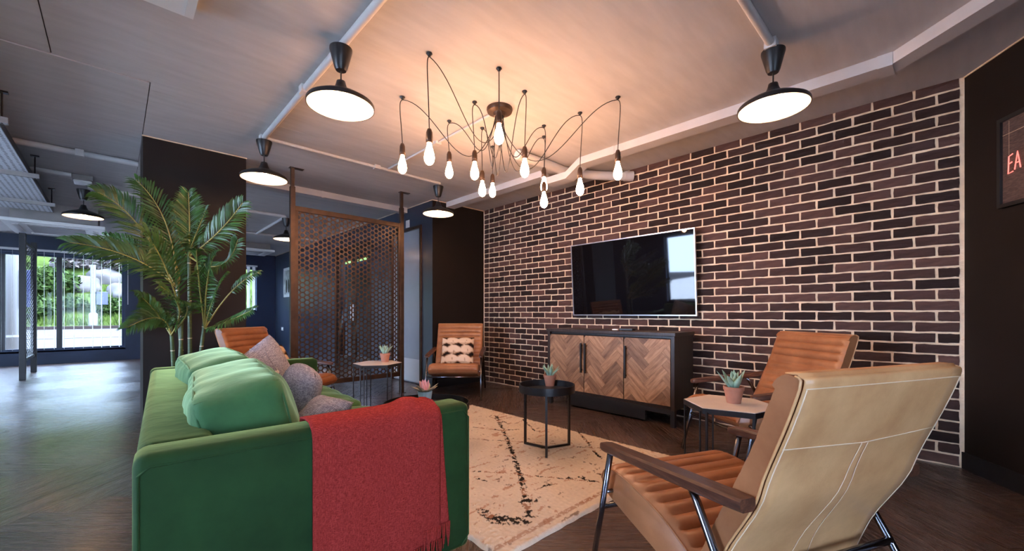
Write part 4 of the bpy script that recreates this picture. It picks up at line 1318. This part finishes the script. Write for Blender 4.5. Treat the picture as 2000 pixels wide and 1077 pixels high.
PND = [(666, 80, 'black pendant lamp with white lining between the column and the chandelier'),
       (516, 266, 'black pendant lamp with white lining in front of the palm column'),
       (856, 359, 'black pendant lamp with white lining beside the black pier'),
       (1510, 85, 'black pendant lamp with white lining in front of the brick wall'),
       (163, 363, 'black pendant lamp with white lining under the emergency light'),
       (559, 421, 'black pendant lamp with white lining beyond the perforated screen')]
for i, (px, py, lab) in enumerate(PND):
    o = p0 if i == 0 else copy_tree(p0)
    q = at(px, py, z=CEIL)
    o.location = (q.x, q.y, CEIL - (.045 if i in (0, 1, 3) else (.033 if i == 2 else .05)))
    tag(o, lab, 'pendant lamp', 'black pendant lamps')

for (x, y, lab) in ((.943, .676, 'unseen black pendant lamp with white lining added for warm light where two conduits cross'), (.943, -1.10, 'unseen black pendant lamp with white lining added for warm light by the back wall')):  # lamps out of view, added to warm the near chair and sofa
    o = copy_tree(p0); o.location = (x, y, CEIL - .045)
    tag(o, lab, 'pendant lamp', 'black pendant lamps')

# ------------------------------------------------------------------ spider chandelier
t = empty('spider_chandelier', (2.123, 2.345, CEIL)); tag(t, 'black spider chandelier with twelve looped cords and glowing filament bulbs', 'chandelier')
B0 = Vector((2.123, 2.345, CEIL))
MB().lathe([(0, 0), (.098, 0), (.100, -.012), (.094, -.030), (.05, -.038), (.042, -.06), (0, -.062)], 36).build('canopy', M['bronze'], t, smooth=True, auto=35)
hooks = [(838.5, 103.7), (974.6, 133), (1024.8, 177.9), (786, 189), (927, 198.7), (877.4, 235.7), (1206.7, 189), (1132.8, 219.9), (1062.4, 245.1), (1062.4, 266.3), (942, 249.6), (962, 286)]
bz = [1.995, 2.182, 2.06, 2.113, 2.091, 2.20, 2.066, 2.022, 1.981, 2.176, 2.088, 2.192]
hookm = MB().lathe([(0, 0), (.017, 0), (.019, -.006), (.010, -.012), (.010, -.018), (0, -.020)], 16).mesh('ceiling_hook', M['blackm'], True)
sockm = MB().lathe([(.004, .155), (.012, .150), (.019, .130), (.0205, .090), (.0205, .068), (0, .066)], 20).mesh('lamp_socket', M['bronze'], True)
bulbm = MB().lathe([(.0125, .068), (.0135, .055), (.020, .030), (.0285, .0), (.0315, -.022), (.029, -.042), (.020, -.058), (.008, -.066), (0, -.067)], 20).mesh('bulb', M['bulb'], True)
for i, (h_, z) in enumerate(zip(hooks, bz)):
    q = at(*h_, z=CEIL) - B0
    link('ceiling_hook', hookm, t, q)
    link('lamp_socket', sockm, t, (q.x, q.y, z - CEIL))
    link('bulb', bulbm, t, (q.x, q.y, z - CEIL))
    zs = z - CEIL + .152
    out = Vector((q.x, q.y, 0)); D_ = out.length; dr = out.normalized()
    a = 2 * PI * i / 12
    cp = Vector((.03 * math.cos(a), .03 * math.sin(a), -.058))
    top = Vector((q.x, q.y, -.024))
    drop = bez(Vector((q.x - dr.x * .004, q.y - dr.y * .004, -.022)), Vector((q.x + dr.x * .035, q.y + dr.y * .035, -.03)), Vector((q.x + dr.x * .012, q.y + dr.y * .012, -.12)), Vector((q.x, q.y, zs)), 14)
    sag = -.50 - .30 * ((i * 7) % 5) / 4 - (.08 if D_ < .45 else 0)
    loop = bez(Vector((q.x - dr.x * .004, q.y - dr.y * .004, -.022)), Vector((q.x - dr.x * (.10 + .25 * D_), q.y - dr.y * (.10 + .25 * D_), -.02)), Vector((q.x * .38, q.y * .38, sag * 1.25 - (.1 if D_ > .7 else .0))), cp, 26)
    MB().tube(drop[::-1] + loop[1:], .0032, 6).build('cord', M['blackm'], t, smooth=True)

# ------------------------------------------------------------------ palm
PB = Vector((.43, 4.42, 0))
t = empty('potted_palm', PB); tag(t, 'tall artificial palm with arching fronds in a black pot against the column', 'potted plant')
MB().lathe([(0, 0), (.135, 0), (.165, .40), (.165, .42), (.150, .42), (.145, .37), (0, .37)], 32).build('pot', M['blackm'], t, smooth=True, auto=35)
MB().lathe([(0, .371), (.144, .371)], 24).build('soil', M['soil'], t)
canes = [((-.05, -.02), (-.03, -.04), 1.10), ((.03, .03), (.02, .02), 1.62), ((.06, -.05), (.12, -.05), 1.0), ((-.01, .06), (-.06, .04), 1.35), ((-.07, .04), (-.10, .0), .95)]
tops = []
for (bx, by), (tx, ty), h_ in canes:
    pts = [Vector((bx + (tx - bx) * k / 8, by + (ty - by) * k / 8, .34 + (h_ - .34) * k / 8)) for k in range(9)]
    cn = MB().tube(pts, [.017 - .0006 * k for k in range(9)], 10).build('cane', M['cane'], t, smooth=True)
    for k in range(1, 8, 2): MB().tube([pts[k] - Vector((0, 0, .003)), pts[k] + Vector((0, 0, .003))], .0185 - .0006 * k, 10).build('cane_ring', M['thread'], cn)
    tops.append(pts[-1])
def frond(tip_px, via_px, tip_d, via_d, cane, lmax=.22, nst=33, start=.18, w=.0082, back=False):
    """rachis from a cane through two seen points, leaflets on both sides; depths are distances along the view axis"""
    base = tops[cane] - Vector((0, 0, .10)); 
    via = at(*via_px, depth=via_d) - PB; tip = at(*tip_px, depth=tip_d) - PB
    for v_ in (via, tip):
        if (v_ + PB).y > PY - .06: v_.y = PY - .06 - PB.y if (v_ + PB).x > .12 else v_.y
    r_ = random.Random(int(tip_px[0] * 7 + tip_px[1]))
    c1 = base.lerp(via, .4) + Vector((0, 0, .06))
    pts = []
    for k in range(nst + 1):
        s = k / nst; u = 1 - s
        pts.append(base * u * u + (via * 2 - (base + tip) * .5) * 2 * u * s + tip * s * s)
    tocam = (Vector((0, 0, H)) - PB - pts[nst // 2]).normalized()
    mb = MB()
    for k in range(int(start * nst), nst + 1):
        s = (k / nst - start) / (1 - start)
        p = pts[k]; tg = (pts[min(k + 1, nst)] - pts[max(k - 1, 0)]).normalized()
        nrm = (tocam * .75 + Vector((0, 0, .55))); nrm = (nrm - tg * nrm.dot(tg)).normalized()
        side = tg.cross(nrm).normalized()
        L = lmax * .86 * (.40 + .60 * math.sin(PI * min(1, .16 + .84 * s))) * r_.uniform(.86, 1.08)
        if k == nst: L *= .9
        for sg in (-1, 1):
            for half in (.0, .5) if nst < 22 else (r_.uniform(0, .3),):
                pp = p + (pts[min(k + 1, nst)] - p) * half
                fw = .85 + .65 * s + r_.uniform(-.06, .06)
                d_ = (side * sg * 1.0 + tg * fw + nrm * .28).normalized()
                wd = d_.cross(nrm).normalized()
                tw_ = sg * .35 + r_.uniform(-.55, .55); wd = (wd * math.cos(tw_) + nrm * math.sin(tw_)).normalized()
                m1 = pp + d_ * L * .38 + nrm * .004; m2 = pp + d_ * L * .72 - nrm * .006 - Vector((0, 0, .05 * L)); tp = pp + d_ * L - nrm * .02 - Vector((0, 0, .20 * L))
                o_ = len(mb.v)
                mb.v += [tuple(pp - wd * w * .25), tuple(pp + wd * w * .25), tuple(m1 - wd * w * .95 - nrm * .002), tuple(m1 + wd * w * .95 - nrm * .002), tuple(m2 - wd * w * .7), tuple(m2 + wd * w * .7), tuple(tp)]
                mb.f += [(o_, o_ + 1, o_ + 3, o_ + 2), (o_ + 2, o_ + 3, o_ + 5, o_ + 4), (o_ + 4, o_ + 5, o_ + 6)]
    if PB.x + tip.x > .10:
        mb.v = [(x, min(y, PY + .002 - PB.y), z) if PB.x + x > .14 else (x, y, z) for x, y, z in mb.v]
    fo = mb.build('frond', M['palm'], t, smooth=False)
    MB().tube(pts, [.006 * (1 - .75 * k / nst) + .001 for k in range(nst + 1)], 6).build('rachis', M['rachis'], fo, smooth=True)
D0 = proj(PB.x, PB.y, 1)[2]
frond((266, 352), (325, 440), D0 - .15, D0 - .05, 3, .26)
frond((368, 376), (370, 440), D0 - .05, D0 + .02, 1, .24)
frond((474, 396), (425, 455), D0 - .02, D0 + .02, 1, .27)
frond((464, 470), (428, 520), D0 - .25, D0 - .1, 1, .22)
frond((136, 474), (260, 505), D0 - .55, D0 - .25, 3, .27, 42)
frond((190, 376), (268, 438), D0 - .35, D0 - .15, 3, .27, 42)
frond((402, 412), (378, 470), D0 - .45, D0 - .2, 1, .22)
frond((276, 452), (318, 512), D0 - .70, D0 - .4, 0, .27)
frond((384, 488), (388, 545), D0 - .60, D0 - .35, 2, .20)
frond((421, 496), (405, 550), D0 - .50, D0 - .3, 2, .19)
frond((506, 532), (452, 570), D0 - .15, D0 - .05, 2, .12, 30, .5)
frond((492, 606), (445, 628), D0 - .35, D0 - .2, 2, .20)
frond((250, 640), (310, 622), D0 - .45, D0 - .2, 4, .20)
frond((264, 572), (300, 605), D0 - .3, D0 - .1, 4, .15)
frond((314, 560), (350, 605), D0 - .7, D0 - .4, 4, .22)
frond((442, 534), (418, 580), D0 - .4, D0 - .2, 2, .11)
frond((205, 462), (282, 500), D0 - .1, D0 - .05, 3, .25)
frond((300, 470), (345, 520), D0 - .05, D0 + .0, 3, .24)
frond((345, 585), (365, 610), D0 - .6, D0 - .3, 4, .20)
frond((340, 400), (352, 470), D0 + .0, D0 + .05, 1, .22)

# ------------------------------------------------------------------ pictures
s0, s1, zc0, zc1 = .272, .96, 1.66, 2.193
def rw(s, z, out): p = R0 + RD * s + RN * out; return Vector((p.x, p.y, z))
O_ = rw(s0, zc0, 0)
t = empty('framed_picture', O_, math.atan2(RD.y, RD.x)); tag(t, 'black framed picture of a red neon sign on a brick wall', 'picture')
# local x runs along the wall, local y points away from the room or into it
sg = 1 if (Matrix.Rotation(math.atan2(RD.y, RD.x), 3, 'Z') @ Vector((0, 1, 0))).dot(RN) > 0 else -1
w_, h_ = s1 - s0, zc1 - zc0
def bx(a, b, y0_, y1_, z0_, z1_): 
    return MB().box(a, b, min(sg * y0_, sg * y1_), max(sg * y0_, sg * y1_), z0_, z1_)
for (a, b, c_, d_) in ((0, .022, 0, h_), (w_ - .022, w_, 0, h_), (.022, w_ - .022, 0, .022), (.022, w_ - .022, h_ - .022, h_)):
    bx(a, b, .001, .026, c_, d_).build('frame', M['blackm'], t)
pr = bx(.022, w_ - .022, .002, .012, .022, h_ - .022).build('print', M['printb'], t)
bx(.0225, w_ - .0225, .0122, .013, h_ - .105, h_ - .1025).build('brick_edge', M['mortar'], pr)
bx(.062, .0632, .0122, .013, .30, h_ - .03).build('neon_wire', M['mortar'], pr)
def neon(pts): MB().tube([Vector((x, sg * .0145, z)) for x, z in pts], .0030, 6).build('glowing_letter', M['neon'], pr, smooth=True)  # lettering of the picture as thin raised strokes, given a glow
e0, zb_ = .060, .192
neon([(e0 + .028, zb_ + .108), (e0 + .004, zb_ + .100), (e0, zb_), (e0 + .030, zb_ + .006)])
neon([(e0 + .003, zb_ + .056), (e0 + .024, zb_ + .062)])
neon([(e0 + .040, zb_ + .012), (e0 + .058, zb_ + .112), (e0 + .076, zb_ + .014)])
neon([(e0 + .046, zb_ + .048), (e0 + .070, zb_ + .050)])

t = empty('framed_picture', (PX, 11.30, 1.82), 0); tag(t, 'white framed pale print on the passage wall beyond the screen', 'picture')
MB().box(-.03, -.001, -.45, .45, -.37, .37).build('frame', M['plastic'], t, bevel=.003)
pr = MB().box(-.033, -.0302, -.38, .38, -.30, .30).build('print', M['printw'], t)
for k in (-.16, .0, .17): MB().lathe([(0, 0), (.05, 0), (.07, .12), (.04, .30), (0, .34)], 14).build('print_figure', M['paint'], pr).matrix_local = Matrix.Translation((-.0335, k, -.26)) @ Matrix.Diagonal((.004, 1, 1, 1))

# ------------------------------------------------------------------ outside, seen through the far window
gr = MB().box(-45, LX - .25, -25, 60, -.3, -.02).box(LX - .25, 30, -25, KY - .25, -.3, -.02).build('pavement', M['paving'])
tag(gr, 'pale pavement outside the windows', 'ground', kind='structure')
o = MB().box(LX - .25, 30, FY + .25, 17, -.3, -.02).build('forecourt', M['road']); tag(o, 'grey asphalt forecourt below the far window', 'ground', kind='structure')
def strip(y0_, z0_, y1_, z1_, x0_=-45, x1_=30, th=.3):
    return MB().add([(x0_, y0_, z0_), (x1_, y0_, z0_), (x1_, y1_, z1_), (x0_, y1_, z1_), (x0_, y0_, z0_ - th), (x1_, y0_, z0_ - th), (x1_, y1_, z1_ - th), (x0_, y1_, z1_ - th)],
                    [(0, 1, 2, 3), (7, 6, 5, 4), (0, 4, 5, 1), (1, 5, 6, 2), (2, 6, 7, 3), (3, 7, 4, 0)])
o = strip(17, -.03, 25, .38).build('road', M['road']); tag(o, 'pale asphalt road beyond the far window', 'road', kind='structure')
o = strip(20.9, .185, 21.0, .190, th=.004).build('road_line', M['post']); o.location.z = .012; tag(o, 'white line painted on the road', 'road marking', kind='structure')
o = strip(25, .50, 25.3, .51).build('kerb', M['kerb']); tag(o, 'low kerb between the road and the grass', 'kerb', kind='structure')
mb = MB(); rows = []
for j in range(41):
    s = j / 40; row = []
    for i in range(61):
        x = -45 + 75 * i / 60; y = 25.3 + 13 * s
        z = .5 + 9.0 * s ** 1.35 + .5 * noise.noise(Vector((x * .5, y * .5, 2))) * min(1, s * 3)
        row.append((x, y, z))
    rows.append(row)
o = mb.grid(rows).build('hillside', M['grass'], smooth=True); tag(o, 'steep grassy bank across the road', 'hillside', kind='structure')
gb = MB()
for k in range(5200):
    x = rng.uniform(-12, 6); s = rng.random() ** 1.3 * .33; y = 25.4 + 13 * s; z = .48 + 9.0 * s ** 1.35
    h_ = rng.uniform(.18, .45); a = rng.uniform(0, PI); dx, dy = .03 * math.cos(a), .03 * math.sin(a); lx, ly = rng.uniform(-.15, .15), rng.uniform(-.15, .1)
    gb.add([(x - dx, y - dy, z), (x + dx, y + dy, z), (x + lx, y + ly, z + h_)], [(0, 1, 2)])
o = gb.build('grass_tufts', M['grass']); tag(o, 'long grass blades on the bank across the road', 'grass', kind='stuff')
def bush_mesh(mat, seed, n=900, ls=.16):
    r_ = random.Random(seed); mb = MB()
    for k in range(n):
        v = Vector((r_.gauss(0, 1), r_.gauss(0, 1), r_.gauss(0, 1))).normalized() * (r_.random() ** .4)
        c = Vector((v.x, v.y, max(-.25, v.z) * .85 + .25))
        a = Vector((r_.gauss(0, 1), r_.gauss(0, 1), r_.gauss(0, 1))).normalized(); b = a.cross(Vector((r_.gauss(0, 1), r_.gauss(0, 1), r_.gauss(0, 1)))).normalized()
        mb.add([c - a * ls, c + b * ls * .45, c + a * ls, c - b * ls * .45], [(0, 1, 2, 3)])
    me = mb.mesh('foliage', mat, fix=False)
    st = MB()
    for k in range(5):
        a = 2 * PI * k / 5
        st.tube([(0, 0, -.35), (.25 * math.cos(a), .25 * math.sin(a), .1), (.55 * math.cos(a), .55 * math.sin(a), .55)], [.05, .03, .01], 5)
    return me, st.mesh('stem', M['cane'])
bm1 = bush_mesh(M['bush'], 1); bm2 = bush_mesh(M['bush2'], 2, 700, .17)
def bush(px, py, s, sc, which, label, squash=1.0):
    """stand a bush on the bank at slope fraction s, under pixel column px"""
    y = 25.3 + 13 * s; z = .5 + 9.0 * s ** 1.35
    d_ = ray(px, py); x = d_.x * y / d_.y
    t = empty('shrub', (x, y, z + .1)); t.scale = (sc, sc, sc * squash)
    link('foliage', (bm1, bm2)[which][0], t); link('stem', (bm1, bm2)[which][1], t)
    tag(t, label, 'shrub', 'shrubs on the bank')
for (px, s, sc, wh, sq, lab) in [
        (58, .10, .85, 0, .9, 'broad leafy green shrub low on the bank behind the mesh divider'),
        (30, .30, 1.0, 0, 1.0, 'tall leafy green shrub up the bank behind the thick white post'),
        (100, .27, 1.0, 0, 1.0, 'tall leafy green shrub halfway up the bank beside the black mullion'),
        (136, .15, .62, 0, .8, 'small leafy green shrub low on the bank beside the black mullion'),
        (214, .13, .72, 0, .8, 'round leafy green shrub low on the bank beside the white post with the box'),
        (150, .42, .95, 1, .8, 'dark twiggy shrub high on the bank above the small green shrub'),
        (192, .50, .90, 1, .8, 'dark twiggy shrub at the top of the bank above the boulders'),
        (238, .42, .95, 1, .8, 'dark twiggy shrub high on the bank beside the window jamb')]:
    bush(px, 600, s, sc, wh, lab, sq)
for i, (px, s, w_, lab) in enumerate([(170, .30, 1.1, 'broad grey boulder half buried in the bank under the dark shrubs'),
                                  (204, .36, 1.3, 'large grey boulder half buried high in the bank'), (236, .27, .9, 'small grey boulder half buried in the bank beside the window jamb')]):
    y = 25.3 + 13 * s; z = .5 + 9.0 * s ** 1.35; d_ = ray(px, 600); x = d_.x * y / d_.y
    r_ = random.Random(i)
    me = puff('boulder', M['rock'], w_, 1.0, w_ * .6, 4, (0, 0, 0), 6, i * 3, .16, 2.2)
    o = link('boulder', me, None, (x, y, z + .1), (R(r_.uniform(20, 45)), 0, R(r_.uniform(-20, 20))))
    tag(o, lab, 'boulder', 'boulders on the bank')
def pole(label, px, Y, h_, r, sign=None):
    d_ = ray(px, 600); x = d_.x * Y / d_.y
    z = -.02 if Y < 17 else (.52 if Y > 25 else 0)
    t = empty('lamp_post', (x, Y, z)); tag(t, label, 'post')
    MB().tube([(0, 0, 0), (0, 0, h_)], r, 10).build('pole', M['post'], t, smooth=True, auto=50)
    MB().lathe([(r * 1.6, 0), (r * 1.6, .5), (r, .55)], 12).build('post_base', M['post'], t, smooth=True, auto=50)
    if sign: MB().box(*sign).build('sign_board', M['bluesign'], t, bevel=.01)
pole('white post with a small blue box at the edge of the grass', 182, 25.15, 2.6, .09, (.10, .45, -.08, .08, .9, 1.45))
pole('thick white post with a blue board on the near pavement', 20, 15.2, 4.0, .16, (.17, .40, -.05, .05, 1.2, 2.1))
